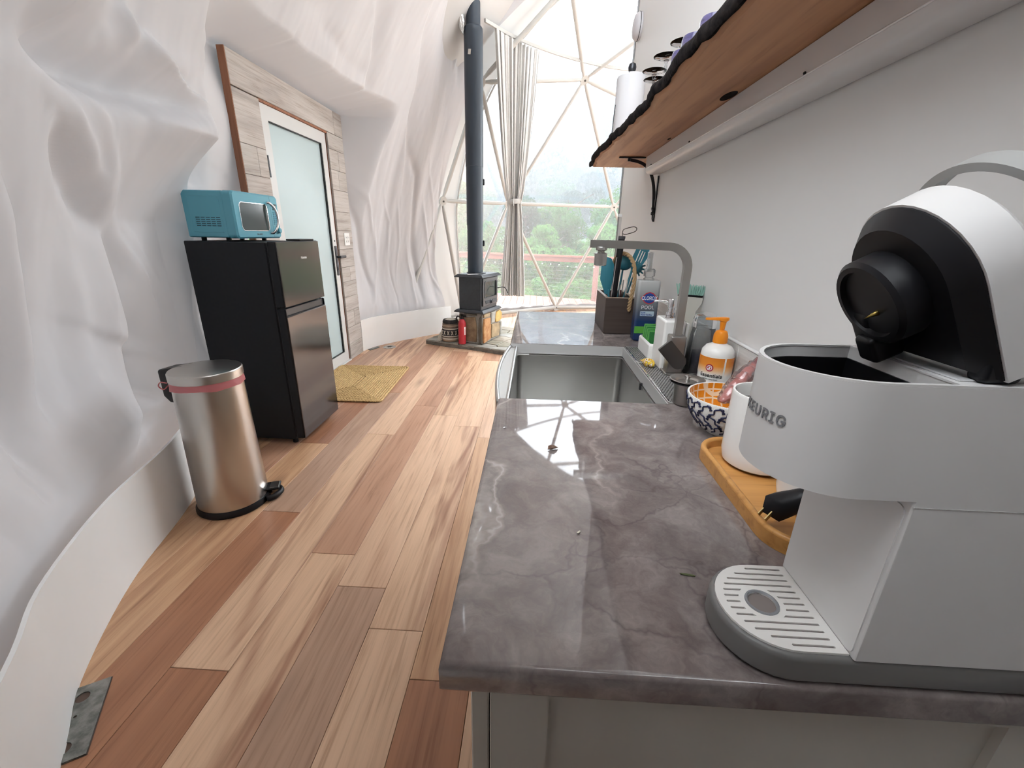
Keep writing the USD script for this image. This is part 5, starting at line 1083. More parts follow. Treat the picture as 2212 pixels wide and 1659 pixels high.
for i, q in enumerate(poly_clip_vor(hpoly, pts, 0.005)):
    obj('flagstone', stone(q, 0.030, 0.054 + R_.uniform(0, 0.006), 0.005), STN[i % 3], he, 40)
pe = thing('stove_pedestal', 'stone block pedestal of brown and gold fieldstones carrying the stove', 'pedestal', (-0.55, 4.81, 0.0605), 71.1)
ph1 = 0.352
obj('core', bx(0.012, 0.53, 0.012, 0.31, 0, ph1, 0.004), MORT, pe, False)
SC = {'o': noisy('stone_orange', (0.33, 0.135, 0.045), (0.48, 0.27, 0.12), 14, 0.8, bump=0.6, dist=0.01), 'g': noisy('stone_gold', (0.48, 0.28, 0.075), (0.58, 0.37, 0.13), 12, 0.8, bump=0.5, dist=0.01),
      'b': noisy('stone_brown', (0.14, 0.095, 0.055), (0.24, 0.175, 0.11), 12, 0.8, bump=0.6, dist=0.01), 'd': noisy('stone_dark', (0.075, 0.065, 0.05), (0.12, 0.105, 0.085), 12, 0.8, bump=0.5, dist=0.01),
      't': noisy('stone_tan', (0.26, 0.19, 0.11), (0.42, 0.30, 0.17), 12, 0.8, bump=0.6, dist=0.01), 'y': noisy('stone_grey', (0.27, 0.26, 0.23), (0.38, 0.36, 0.32), 12, 0.8, bump=0.5, dist=0.01)}
front = [('o', [(0.012, 0.01), (0.20, 0.03), (0.205, 0.17), (0.19, 0.285), (0.03, 0.295), (0.012, 0.20)]), ('t', [(0.225, 0.035), (0.44, 0.02), (0.47, 0.10), (0.45, 0.185), (0.235, 0.20), (0.22, 0.12)]),
         ('g', [(0.35, 0.205), (0.42, 0.195), (0.515, 0.215), (0.525, 0.30), (0.47, 0.335), (0.37, 0.32), (0.335, 0.26)]), ('t', [(0.02, 0.305), (0.16, 0.30), (0.19, 0.345), (0.02, 0.348)]), ('y', [(0.215, 0.215), (0.315, 0.21), (0.33, 0.30), (0.345, 0.345), (0.21, 0.345)]), ('y', [(0.48, 0.02), (0.53, 0.02), (0.53, 0.19), (0.485, 0.18)])]
for c_, p in front:
    q = Polygon(p).buffer(-0.006).buffer(0.006); s_ = stone(q, 0, 0.022, 0.006); obj('fieldstone', T(rot_axes(s_, 'xz'), (0, 0.013, 0)), SC[c_], pe, 40)
side = [('d', [(0.012, 0.0), (0.058, 0.01), (0.062, 0.15), (0.055, 0.30), (0.012, 0.345)]), ('b', [(0.085, 0.02), (0.235, 0.03), (0.24, 0.16), (0.225, 0.30), (0.10, 0.315), (0.08, 0.18)]), ('t', [(0.255, 0.02), (0.303, 0.03), (0.305, 0.18), (0.255, 0.17)]), ('b', [(0.25, 0.195), (0.305, 0.205), (0.303, 0.33), (0.25, 0.32)]), ('d', [(0.08, 0.325), (0.24, 0.322), (0.24, 0.348), (0.08, 0.348)])]
for c_, p in side:
    q = Polygon(p).buffer(-0.006).buffer(0.006); s_ = stone(q, 0, 0.020, 0.006); obj('fieldstone', T(rot_axes(s_, '-yz'), (0.013, 0, 0)).apply_transform(np.diag([1, -1, 1, 1])), SC[c_], pe, 40)

IRON = noisy('stove_iron', (0.022, 0.026, 0.033), (0.030, 0.035, 0.043), 40, 0.42, bump=0.05)
IRONF = M('stove_iron_front', (0.055, 0.058, 0.065), 0.38)
sv_ = thing('wood_stove', 'small black wood-burning stove on the stone pedestal', 'stove', (-0.55, 4.81, 0.4135), 71.1)
obj('bottom_plate', tm(m3d.Manifold.batch_hull([mf(bx(-0.018, 0.50, -0.012, 0.36, 0.0005, 0.012)), mf(bx(0.004, 0.475, 0.012, 0.335, 0.02, 0.034))])), IRON, sv_, False)
obj('firebox', bx(0.022, 0.462, 0.035, 0.312, 0.033, 0.395, 0.005), IRON, sv_, False)
obj('top_plate', tm(m3d.Manifold.batch_hull([mf(bx(-0.014, 0.500, -0.002, 0.350, 0.392, 0.400)), mf(bx(0.012, 0.472, 0.025, 0.322, 0.41, 0.424))])), IRON, sv_, False)
dr = mf(bx(0.045, 0.445, 0.018, 0.034, 0.075, 0.385, 0.004)) - mf(T(rot_axes(ext(rrect(0.085, 0.405, 0.165, 0.345, 0.02), 0.1), 'xz'), (0, 0.06, 0)))
obj('door', tm(dr), IRONF, sv_, False)
obj('glass', bx(0.080, 0.410, 0.027, 0.031, 0.16, 0.35), M('stove_glass', (0.035, 0.045, 0.042), 0.05), sv_, False)
obj('glass_frame', T(rot_axes(ext(rrect(0.079, 0.411, 0.159, 0.351, 0.024).difference(rrect(0.089, 0.401, 0.169, 0.341, 0.018)), 0.006), 'xz'), (0, 0.0185, 0)), IRON, sv_, 30)
for z in (0.097, 0.112, 0.127):
    for x0, x1 in ((0.09, 0.20), (0.285, 0.395)): obj('vent_louvre', bx(x0 + (0.127 - z) * 0.6, x1, 0.010, 0.019, z, z + 0.006, 0.001), IRON, sv_, False)
obj('air_knob', T(lathe([(0, 0), (0.022, 0), (0.026, 0.006), (0.018, 0.014), (0.016, 0.026), (0, 0.028)], 20), (0.243, 0.018, 0.112), rx=90), IRON, sv_, 35)
obj('hinge', cat_(T(cyl(0.007, 0.11, 0.15, 10), (0.044, 0.022, 0)), T(cyl(0.007, 0.31, 0.35, 10), (0.044, 0.022, 0))), IRON, sv_, 30)
obj('door_handle', tube(smoothpath([(0.437, 0.016, 0.245), (0.446, -0.015, 0.255), (0.452, -0.055, 0.258), (0.456, -0.085, 0.24), (0.458, -0.11, 0.19)], 20), 0.0055, 8), M('handle_wire_black', (0.03, 0.03, 0.03), 0.4, 0.5), sv_, True)
gl = thing('stove_tool', 'short pale tipped black tool lying on the top plate of the stove', 'stove tool', (-0.62, 4.935, 0.838), 35)
obj('grip', tube(np.array([(0.0, 0, 0.006), (0.13, 0.06, 0.006)]), 0.005, 8), BLACK, gl, 30)
obj('tip', T(bx(-0.14, 0.0, -0.012, 0.012, 0.001, 0.008, 0.002), rz=8), M('tool_tip_silver', (0.70, 0.68, 0.70), 0.3, 0.3), gl, False)
PIPE = MN('pipe_blue_black', {'p': ('principled_bsdf', {'base_color': (0.020, 0.032, 0.048), 'roughness': 0.42, 'specular_ior_level': 0.5})}, [])
sp_ = thing('stove_pipe', 'tall blue-black double-wall stove pipe rising from the stove', 'stove pipe', (-0.672, 5.115, 0))
obj('pipe_section', lathe([(0.0, 0.8395), (0.088, 0.8395), (0.088, 1.36), (0.0, 1.36)], 40), PIPE, sp_, 35)
obj('pipe_section', lathe([(0.0, 1.355), (0.0915, 1.355), (0.0915, 1.95), (0.0, 1.95)], 40), PIPE, sp_, 35)
obj('pipe_section', lathe([(0.0, 1.945), (0.0945, 1.945), (0.0945, 3.13), (0.093, 3.165), (0.084, 3.18), (0.0, 3.185)], 40), PIPE, sp_, 35)
obj('pipe_section', lathe([(0.0, 3.18), (0.070, 3.18), (0.070, 4.30), (0.0, 4.30)], 40), PIPE, sp_, 35)
obj('collar', lathe([(0.0, 0.8385), (0.10, 0.8385), (0.10, 0.846), (0.0, 0.850)], 40), IRON, sp_, 35)
for z in (1.165, 1.80): obj('damper_knob', T(hull(T(trimesh.creation.icosphere(2, 0.012), (0, 0, 0.02)), T(trimesh.creation.icosphere(2, 0.012), (0, 0, -0.02))), (0.095, 0.015, z)), BLACK, sp_, 35)
obj('paint_chip', T(bx(-0.014, 0.014, -0.001, 0.001, -0.022, 0.022), (-0.028, -0.0920, 2.95), ry=8, rz=-17), M('chip_pale', (0.5, 0.47, 0.42), 0.6), sp_, False)
ff = thing('foil_flap', 'crumpled silver foil flap beside the top of the stove pipe', 'foil', (-0.795, 5.06, 3.27))
fo = trimesh.creation.icosphere(3, 1.0); fo.vertices = fo.vertices * np.array([0.030, 0.025, 0.14]) * (0.7 + 0.8 * meshkit.fbm(fo.vertices * 3.0, 3, 2)[:, None])
obj('foil', T(fo, ry=-10), M('crumpled_foil', (0.55, 0.54, 0.52), 0.2, 1.0), ff, False)

# ---------------------------------------------------------------- beside the stove
fe = thing('fire_extinguisher', 'red fire extinguisher standing between the striped basket and the stone pedestal', 'fire extinguisher', (-0.795, 4.835, 0.0605))
obj('cylinder', lathe([(0, 0.0005), (0.040, 0.0005), (0.044, 0.005), (0.044, 0.235), (0.040, 0.258), (0.026, 0.278), (0.018, 0.284), (0.016, 0.292), (0, 0.292)], 36), M('extinguisher_red', (0.42, 0.022, 0.035), 0.3), fe, 35)
obj('valve', cat_(cyl(0.017, 0.285, 0.320, 18), T(bx(-0.012, 0.055, -0.009, 0.009, 0.318, 0.330, 0.003), rz=-30), T(bx(-0.012, 0.060, -0.008, 0.008, 0.336, 0.344, 0.002), rz=-30, ry=0), T(bx(-0.016, 0.004, -0.012, 0.012, 0.315, 0.345, 0.003), rz=-30)), BLACK, fe, 30)
obj('hose', tube(smoothpath([(-0.010, -0.016, 0.305), (-0.040, -0.030, 0.325), (-0.058, -0.020, 0.30), (-0.048, 0.0, 0.25)], 20), 0.008, 8), BLACK, fe, True)
obj('label', wrap(T(ext(sbox(-0.012, 0, 0.012, 0.09), 0.0005), (0, 0.11, 0)), 0.0442, -32), LWH, fe, 30)
obj('label_print', wrap(T(ext(unary_union([sbox(-0.009, z, 0.009, z + 0.004) for z in np.arange(0.01, 0.075, 0.011)]), 0.0004), (0, 0.11, 0)), 0.0447, -32), M('label_ink_red', (0.55, 0.12, 0.12), 0.4), fe, 30)
bk = thing('striped_basket', 'small striped woven basket in black and tan with a cream tassel on the hearth', 'basket', (-0.955, 4.985, 0.0605))
bands = [(0.0, 0.030, 'tan'), (0.030, 0.045, 'cream'), (0.045, 0.060, 'brn'), (0.060, 0.072, 'cream'), (0.072, 0.145, 'blk'), (0.145, 0.158, 'cream'), (0.158, 0.176, 'brn'), (0.176, 0.196, 'tan'), (0.196, 0.212, 'brn'), (0.212, 0.245, 'blk')]
BC = {'tan': noisy('basket_tan', (0.27, 0.20, 0.15), (0.36, 0.28, 0.21), 200, 0.95, bump=0.4), 'cream': noisy('basket_cream', (0.48, 0.44, 0.38), (0.60, 0.56, 0.49), 200, 0.95, bump=0.4), 'brn': noisy('basket_brown', (0.13, 0.095, 0.075), (0.19, 0.14, 0.11), 200, 0.95, bump=0.4), 'blk': noisy('basket_black', (0.02, 0.02, 0.022), (0.035, 0.034, 0.036), 200, 0.95, bump=0.4)}
def rbk(z): return 0.108 - 0.022 * (z / 0.25) ** 1.6 - 0.014 * (1 - min(1, z / 0.03)) ** 2
for z0, z1, c_ in bands:
    zz_ = np.linspace(z0, z1, 5); bul = 0.004 * np.sin(np.linspace(0, PI, 5))
    obj('woven_band', lathe([(rbk(z0) - 0.02, z0 + 0.0006)] + [(rbk(z) + b, z + 0.0006) for z, b in zip(zz_, bul)] + [(rbk(z1) - 0.02, z1 + 0.0006)], 44), BC[c_], bk, 40)
zig = []
for i in range(14):
    a0 = i * 2 * PI / 14
    for s in (1, -1):
        q = [(a0, 0.085), (a0 + 0.11, 0.108), (a0, 0.132)] if s > 0 else [(a0 + 0.22, 0.085), (a0 + 0.11, 0.108), (a0 + 0.22, 0.132)]
        zig.append(tube(np.array([((rbk(z) + 0.0045) * math.cos(a), (rbk(z) + 0.0045) * math.sin(a), z) for a, z in q]), 0.0042, 6))
obj('zigzag_pattern', cat_(zig), BC['cream'], bk, 30)
obj('rim', T(lathe([(0.062, 0.0), (0.080, -0.002), (0.086, 0.004), (0.080, 0.010), (0.062, 0.008)], 40), (0, 0, 0.245)), BC['blk'], bk, 40)
fl_ = trimesh.creation.icosphere(3, 1.0); fl_.vertices = fl_.vertices * np.array([0.066, 0.066, 0.024]) * (0.8 + 0.5 * meshkit.fbm(fl_.vertices * 3.5, 3, 3)[:, None])
obj('folded_cloth', T(fl_, (0, 0, 0.240)), BC['cream'], bk, True, label='black and cream folded cloth in the basket')
fr2 = []
for i in range(26):
    x = -0.096 - R_.uniform(0, 0.03); y = R_.uniform(-0.055, -0.02) ; zt3 = R_.uniform(0.09, 0.125)
    fr2.append(tube(smoothpath([(-0.096, y * 0.6, zt3), (x - 0.010, y - 0.008, zt3 * 0.6), (x - 0.018 + R_.uniform(-.015, .015), y - 0.016, 0.006)], 8), 0.0042, 5))
obj('tassel', cat_(fr2), BC['cream'], bk, True, kind='stuff', label='cream tassel fringe')

# ---------------------------------------------------------------- curtain and rail
cr = thing('curtain_rail', 'curved white curtain rail following the dome above the window', 'curtain rail')
rl = smoothpath([(-0.56, 5.14, 3.245), (-0.33, 5.52, 3.262), (0.0, 5.86, 3.262), (0.45, 6.20, 3.26), (0.95, 6.46, 3.26), (1.6, 6.62, 3.26)], 60)
obj('rail', sweep_rect(rl, 0.022, 0.030), STEELW, cr, 30)
for i in range(9):
    p = rl[6 + i * 2]; obj('glider', T(cyl(0.006, -0.032, -0.014, 8), p), M('glider_white', (0.7, 0.7, 0.68), 0.4), cr, 30)
CUR = usdkit.material(stage, LK + '/curtain_linen', {'g': ('geometry', {}), 'm': ('mapping', {'scale': (160, 160, 40)}), 'n': ('noise_texture', {'scale': 1.0, 'detail': 2}), 'r': ('rgb_ramp', {'ramp': [(0.3, (0.58, 0.565, 0.545)), (0.7, (0.66, 0.65, 0.63))]}),
    'd': ('diffuse_bsdf', {}), 't': ('translucent_bsdf', {'color': (0.68, 0.655, 0.62)}), 'x': ('mix_closure', {'fac': 0.12})},
    [('g.position', 'm.vector'), ('m.vector', 'n.vector'), ('n.fac', 'r.fac'), ('r.color', 'd.color'), ('d.BSDF', 'x.closure1'), ('t.BSDF', 'x.closure2')], surface='x.closure')
cu = thing('curtain', 'single off-white curtain tied in the middle, hanging in front of the window', 'curtain')
nu, nv = 240, 70
uu = np.linspace(0, 1, nu); vv = np.linspace(0, 1, nv)
UU, VV = np.meshgrid(uu, vv, indexing='ij')
zt4 = np.interp(uu, [0, 1], [3.238, 3.232]); zbm = 0.505
tie_z = 1.64
Zc = zt4[:, None] + (zbm - zt4[:, None]) * VV
# plan of the top edge along the rail, gathered at the tie, fanning a little below
tp_x = np.interp(uu, [0, 1], [-0.485, -0.012]); tp_y = np.interp(tp_x, rl[:, 0], rl[:, 1])
tc = (Zc - tie_z) / (3.235 - tie_z)
g_up = np.clip(tc, 0, 1) ** 0.62; g_dn = np.clip(-tc * 1.6, 0, 1) ** 0.8
wtop, wtie = 1.0, 0.30
X0 = -0.262; Y0c = 5.74
wid = np.where(tc > 0, 0.155 + (0.475 - 0.155) * g_up, 0.155 + (0.315 - 0.155) * g_dn)
cx_ = np.where(tc > 0, X0 + (-0.2485 - X0) * g_up, X0 + 0.002 * g_dn)
Xc = cx_ + (UU - 0.5) * wid
yc_top = np.interp(Xc, rl[:, 0], rl[:, 1])
wy = np.where(tc > 0, g_up, 0.0)
amp = np.where(tc > 0, 0.048 - 0.018 * g_up, 0.048 + 0.008 * g_dn)
ph_ = UU * 2 * PI * 10.5
Yc = Y0c * (1 - wy) + yc_top * wy + amp * (np.sin(ph_ + 0.6 * np.sin(UU * 9)) * 0.8 + 0.25 * np.sin(ph_ * 2.3 + 1.0)) + 0.010 * (meshkit.fbm(np.stack([UU * 9, VV * 5, UU * 0], -1), 3) - 0.5)
Xc = Xc + 0.012 * np.cos(ph_ * 1.0 + 0.8) * (1 - 0.3 * g_up)
obj('cloth', grid(np.stack([Xc, Yc, Zc], -1)), CUR, cu, True)
tb = smoothpath([(X0 + 0.088 * math.cos(a), Y0c + 0.066 * math.sin(a), 1.64 + 0.012 * math.cos(a * 1.0 + 0.6)) for a in np.linspace(0, 2 * PI, 18)], 60)
obj('tie_back', sweep_rect(tb, 0.006, 0.055), CUR, cu, True)
obj('tie_knot', tube(smoothpath([(X0 - 0.01, Y0c - 0.074, 1.675), (X0 - 0.012, Y0c - 0.082, 1.64), (X0 - 0.008, Y0c - 0.076, 1.595)], 10), [0.010, 0.012, 0.012, 0.012, 0.012, 0.012, 0.012, 0.011, 0.010, 0.009], 8, flat=(1, 0.5)), CUR, cu, True)

# ---------------------------------------------------------------- live-edge shelf and what stands on it
SWD = plank_mat('live_edge_wood', (0.52, 0.27, 0.135), (0.26, 0.105, 0.048), 0.25, axis='y', rough=0.5, streak=0.55, gx=20, gy=1.5)
BARK = noisy('bark_dark', (0.006, 0.005, 0.006), (0.022, 0.018, 0.017), 60, 1.0, bump=0.8, dist=0.006, specular_ior_level=0.1)
sh = thing('live_edge_shelf', 'live-edge wooden wall shelf with dark bark along its front', 'shelf')
yy = np.linspace(-0.55, 2.41, 150)
def fx(y): return 0.296 + 0.014 * np.sin(y * 2.1 + 0.4) + 0.010 * np.sin(y * 5.3) + 0.006 * (meshkit.noise(np.stack([y * 9, y * 0, y * 0], -1), 4) - 0.5) * 2 + 0.0035 * (meshkit.noise(np.stack([y * 40, y * 0, y * 0], -1), 5) - 0.5) * 2
sz0, sz1 = 1.600, 1.627
x0b = fx(yy); x0t = x0b - 0.012 - 0.006 * meshkit.noise(np.stack([yy * 7, yy * 0 + 3, yy * 0], -1), 2)
sec = [(lambda i: (x0b[i], sz0)), (lambda i: (WX - 0.002, sz0)), (lambda i: (WX - 0.002, sz1)), (lambda i: (x0t[i], sz1)), (lambda i: (x0t[i] - 0.002, (sz0 + sz1) / 2))]
V = np.array([[(f(i)[0], yy[i] + (0.0 if f(i)[0] > 0.5 else 0.0), f(i)[1]) for f in sec] for i in range(150)]); n5 = 5; F = []
for i in range(149):
    for j in range(n5):
        q = (j + 1) % n5; F += [(i * n5 + j, (i + 1) * n5 + q, i * n5 + q), (i * n5 + j, (i + 1) * n5 + j, (i + 1) * n5 + q)]
F += [(0, j, j + 1) for j in range(1, 4)]; b = 149 * n5; F += [(b, b + j + 1, b + j) for j in range(1, 4)]
m = trimesh.Trimesh(V.reshape(-1, 3), F, process=False); m.fix_normals(); obj('board', m, SWD, sh, 30)
bkp = np.stack([x0t - 0.006, yy, np.full(150, (sz0 + sz1) / 2)], 1)
tb_ = tube(bkp + np.array([0.004, 0, -0.001]), 0.0075, 10, flat=(0.8, 1.75)); tb_.vertices += tb_.vertex_normals * (0.010 * (meshkit.fbm(tb_.vertices * 28, 4, 6) - 0.42))[:, None]
obj('bark_edge', tb_, BARK, sh, 40, label='dark ragged bark edge')
kn = T(trimesh.creation.icosphere(2, 1.0), s=(0.014, 0.040, 0.0012)); obj('knot', T(kn, (0.452, 1.225, sz0 - 0.0002)), BARK, sh, 30)
kn = T(trimesh.creation.icosphere(2, 1.0), s=(0.004, 0.016, 0.001)); obj('knot', T(kn, (0.455, 1.72, sz0 - 0.0002)), BARK, sh, 30)

lt = thing('under_shelf_light', 'long white light fitting fixed under the wooden shelf, switched off', 'light fitting')
lp2 = Polygon([(WX - 0.002, 1.5985), (0.466, 1.5985), (0.466, 1.553), (0.4655, 1.549), (0.468, 1.540), (0.474, 1.534), (0.485, 1.530), (0.505, 1.529), (WX - 0.002, 1.533)])
m = ext(lp2, 2.62, 0); m.vertices = np.stack([m.vertices[:, 0], m.vertices[:, 2] - 0.54, m.vertices[:, 1]], 1); m.fix_normals(); obj('housing', m, M('lamp_aluminium_white', (0.66, 0.645, 0.64), 0.33), lt, 40)
obj('ridge', tube(np.array([(0.4652, -0.54, 1.552), (0.4652, 2.08, 1.552)]), 0.0018, 8), M('lamp_edge_bright', (0.80, 0.79, 0.78), 0.25), lt, True)
obj('end_cap', T(T(ext(lp2.buffer(-0.0005), 0.0025), (0, 0, 0)), (0, 0, 0)).apply_transform(np.array([[1, 0, 0, 0], [0, 0, 1, 2.0802], [0, 1, 0, 0], [0, 0, 0, 1.0]])), M('lamp_cap', (0.50, 0.49, 0.48), 0.4), lt, False)
for y in (0.32, 0.92, 1.52, 1.98): obj('clip', T(trimesh.creation.icosphere(1, 0.0028), (0.4645, y, 1.5555)), DARK, lt, 30)
IRB = M('bracket_black', (0.02, 0.02, 0.022), 0.5, 0.4)
bk_ = thing('shelf_bracket', 'black iron shelf bracket with a curved brace at the far end of the shelf', 'bracket')
obj('wall_bar', bx(WX - 0.0060, WX - 0.0005, 2.0875, 2.1025, 1.340, 1.5275, 0.001), IRB, bk_, False)
obj('wall_bar_face', bx(WX - 0.0072, WX - 0.0061, 2.089, 2.101, 1.345, 1.5275), M('bracket_grey', (0.35, 0.34, 0.33), 0.4, 0.5), bk_, False)
obj('shelf_bar', bx(0.352, 0.4655, 2.0875, 2.1025, 1.5945, 1.5995, 0.001), IRB, bk_, False)
obj('brace', sweep_rect(smoothpath([(0.527, 2.096, 1.350), (0.523, 2.096, 1.40), (0.515, 2.096, 1.475), (0.499, 2.096, 1.528), (0.474, 2.096, 1.562), (0.440, 2.096, 1.580), (0.395, 2.096, 1.589)], 40), 0.012, 0.006, up=(0, 1, 0.01)), IRB, bk_, 40)
obj('bolt', cat_(T(cyl(0.007, -0.008, 0.006, 8), (0.522, 2.091, 1.375), ry=90), T(cyl(0.009, -0.004, 0.008, 8), (0.519, 2.091, 1.392), ry=70), T(cyl(0.007, 0, 0.012, 8), (0.396, 2.091, 1.582))), IRB, bk_, 30)
obj('screw', T(cyl(0.004, -0.003, 0.003, 8), (WX - 0.0075, 2.091, 1.348), ry=90), DARK, bk_, 30)

ptw = thing('paper_towel_holder', 'dark metal paper towel holder with a round knob at the far end of the shelf', 'paper towel holder', (0.402, 2.262, sz1))
HM = M('holder_dark_metal', (0.06, 0.062, 0.068), 0.35, 0.8)
obj('base', cyl(0.075, 0.0005, 0.009, 36), HM, ptw, 35)
obj('post', cyl(0.008, 0.008, 0.335, 16), HM, ptw, 35)
obj('knob', T(lathe([(0, 0.318), (0.012, 0.318), (0.011, 0.328), (0.016, 0.338), (0.0175, 0.349), (0.014, 0.361), (0.006, 0.366), (0, 0.3665)], 24), (0, 0, 0)), HM, ptw, 40)
obj('tension_arm', tube(smoothpath([(-0.066, -0.03, 0.008), (-0.070, -0.030, 0.05), (-0.067, -0.028, 0.15), (-0.064, -0.025, 0.20)], 16), 0.002, 6), HM, ptw, True)
pr = thing('paper_towel_roll', 'white paper towel roll on the dark holder at the end of the shelf', 'paper towel', (0.402, 2.262, sz1))
obj('roll', lathe([(0.02, 0.0105), (0.060, 0.0105), (0.0615, 0.014), (0.0615, 0.306), (0.059, 0.312), (0.04, 0.3165), (0.02, 0.3165), (0.02, 0.0105)], 48), M('paper_white', (0.66, 0.655, 0.67), 0.85), pr, 40)
obj('loose_sheet', arc_band(0.0622, 0.0112, 0.3155, 250, 330, 0.0008), M('paper_white', (0.66, 0.655, 0.67), 0.85), pr, 30)

WG = clearmat('wineglass_glass', (0.93, 0.94, 0.95), ior=1.55, rough=0.01)
WGE = clearmat('glass_stem', (0.86, 0.87, 0.88), ior=1.18, rough=0.02)
def wineglass(x, y, lab):
    t = thing('wine_glass', lab, 'glass', (x, y, sz1), 0, 'wine glasses on the shelf')
    t.GetAttribute('xformOp:translate'); UsdGeom.Xformable(t).AddScaleOp().Set(Gf.Vec3f(1.12, 1.12, 1.09))
    bowl = [(0.030, 0.0006), (0.0325, 0.0006), (0.037, 0.020), (0.0395, 0.045), (0.038, 0.065), (0.030, 0.085), (0.014, 0.100), (0.006, 0.106)]
    obj('bowl', lathe(bowl, 36), WG, t, 40)
    obj('stem', lathe([(0.0055, 0.105), (0.0042, 0.116), (0.0036, 0.145), (0.0042, 0.172), (0.008, 0.1795), (0.0, 0.181), (0.0, 0.104)], 16), WGE, t, 40)
    obj('foot', lathe([(0.0, 0.180), (0.010, 0.1795), (0.030, 0.1855), (0.0365, 0.1880), (0.0372, 0.1890), (0.0365, 0.1898), (0.028, 0.1885), (0.008, 0.1840), (0.0, 0.1835)], 40), WGE, t, 40)
    return t
wineglass(0.430, 1.925, 'upturned stemmed wine glass nearest the paper towel roll')
wineglass(0.405, 1.835, 'upturned stemmed wine glass second from the paper towel roll')
wineglass(0.410, 1.700, 'upturned stemmed wine glass third from the paper towel roll')
wineglass(0.432, 1.590, 'upturned stemmed wine glass closest to the purple-based tumblers')
PUR = M('purple_glass_base', (0.22, 0.20, 0.42), 0.05, transmission_weight=0.75, ior=1.5)
def tumbler(x, y, lab):
    t = thing('tumbler', lab, 'glass', (x, y, sz1), 0, 'violet-based tumblers on the shelf')
    UsdGeom.Xformable(t).AddScaleOp().Set(Gf.Vec3f(1.0, 1.0, 1.09))
    obj('wall', lathe([(0.034, 0.0006), (0.0365, 0.0006), (0.0365, 0.11), (0.036, 0.122)], 36), WG, t, 40)
    obj('thick_base', lathe([(0.0, 0.113), (0.030, 0.112), (0.0355, 0.118), (0.0360, 0.132), (0.033, 0.139), (0.0, 0.140)], 36), PUR, t, 40, label='thick violet glass base')
    return t
tumbler(0.412, 1.500, 'upturned clear tumbler with violet base, next to the wine glasses')
tumbler(0.480, 1.470, 'upturned clear tumbler with violet base, at the back behind the others')
tumbler(0.408, 1.395, 'upturned clear tumbler with violet base, between two others')
tumbler(0.418, 1.290, 'upturned clear tumbler with violet base, nearest the camera')

sd = thing('smoke_alarm', 'round white smoke alarm high on the partition wall at its far edge', 'smoke alarm', (WX, 2.86, 2.345))
obj('body', T(lathe([(0, 0.0005), (0.062, 0.0005), (0.064, 0.006), (0.062, 0.020), (0.052, 0.034), (0.03, 0.040), (0, 0.041)], 40), ry=-90), M('alarm_white', (0.62, 0.60, 0.62), 0.45), sd, 40)
obj('vent_ring', T(lathe([(0.0625, 0.0105), (0.0645, 0.0105), (0.0645, 0.0135), (0.0625, 0.0135)], 40), ry=-90), DARK, sd, 40)

# ---------------------------------------------------------------- deck, railing, garden and hillside
REDWOOD = plank_mat('deck_redwood', (0.22, 0.115, 0.095), (0.15, 0.07, 0.055), 0.1, axis='y', rough=0.9, streak=0.3, spec=0.03)
REDX = plank_mat('rail_redwood', (0.17, 0.062, 0.042), (0.12, 0.042, 0.028), 0.1, axis='x', rough=0.9, streak=0.3, spec=0.03)
RA, RB = np.array([-1.15, 10.62]), np.array([1.70, 9.62]); rd = (RB - RA) / np.linalg.norm(RB - RA)
dk = tag(UsdGeom.Xform.Define(stage, numbered('/World/deck')), 'reddish-brown timber deck of long boards outside the clear window', 'deck')
for i in range(52):
    x0 = -3.6 + i * 0.142; xm = x0 + 0.07; t = (xm - RA[0]) / rd[0]; y1 = RA[1] + rd[1] * t + 0.10
    obj('board', bx(x0, x0 + 0.137, 7.2 if xm < 4.6 else 6.0, y1, -0.128, -0.10 + R_.uniform(-0.001, 0.001), 0.003), REDWOOD, dk, False)
rg = tag(UsdGeom.Xform.Define(stage, numbered('/World/deck_railing')), 'redwood deck railing with steel cables outside the window', 'railing')
def on(t, z): p = RA + rd * t; return np.array([p[0], p[1], z])
ang = math.degrees(math.atan2(rd[1], rd[0]))
def railbox(t0, t1, z0, z1, hw): m = bx(0, t1 - t0, -hw, hw, z0, z1, 0.006); return T(m, tuple(on(t0, 0)[:2]) + (0,), rz=ang)
obj('top_rail', railbox(-2.6, 6.5, 0.800, 0.842, 0.075), REDX, rg, False)
obj('sub_rail', railbox(-2.6, 6.5, 0.700, 0.799, 0.019), REDX, rg, False)
for t in (-1.62, 0.52, 2.66, 4.80): obj('post', railbox(t - 0.052, t + 0.052, -0.0985, 0.699, 0.052), plank_mat('post_redwood', (0.17, 0.062, 0.042), (0.12, 0.042, 0.028), 0.1, axis='z', rough=0.6) if 'post_redwood' not in MATS else MATS['post_redwood'], rg, False)
for i in range(8):
    z = -0.02 + i * 0.088; obj('cable', tube(np.array([on(-2.6, z), on(6.5, z)]), 0.0018, 6), M('cable_steel', (0.22, 0.23, 0.22), 0.5, 0.6), rg, True)
sl_ = tag(UsdGeom.Xform.Define(stage, numbered('/World/string_lights')), 'string of tiny clear bulbs drooping below the top rail of the deck railing', 'string lights')
tt = np.linspace(-1.5, 4.7, 160); zd = 0.69 - 0.045 * np.abs(np.sin(tt * 2.1)) - 0.02 * np.abs(np.sin(tt * 5.3))
obj('wire', tube(np.array([on(t, z) + (0, -0.09, 0) for t, z in zip(tt, zd)]), 0.003, 5), DARK, sl_, True)
obj('bulbs', cat_([T(trimesh.creation.icosphere(1, 0.013), on(t, z - 0.018) + (0, -0.09, 0)) for t, z in zip(tt[::5], zd[::5])]), M('bulb_glow', (0.9, 0.82, 0.65), 0.2, emission_color=(1.0, 0.85, 0.6), emission_strength=1.2), sl_, True, kind='stuff')

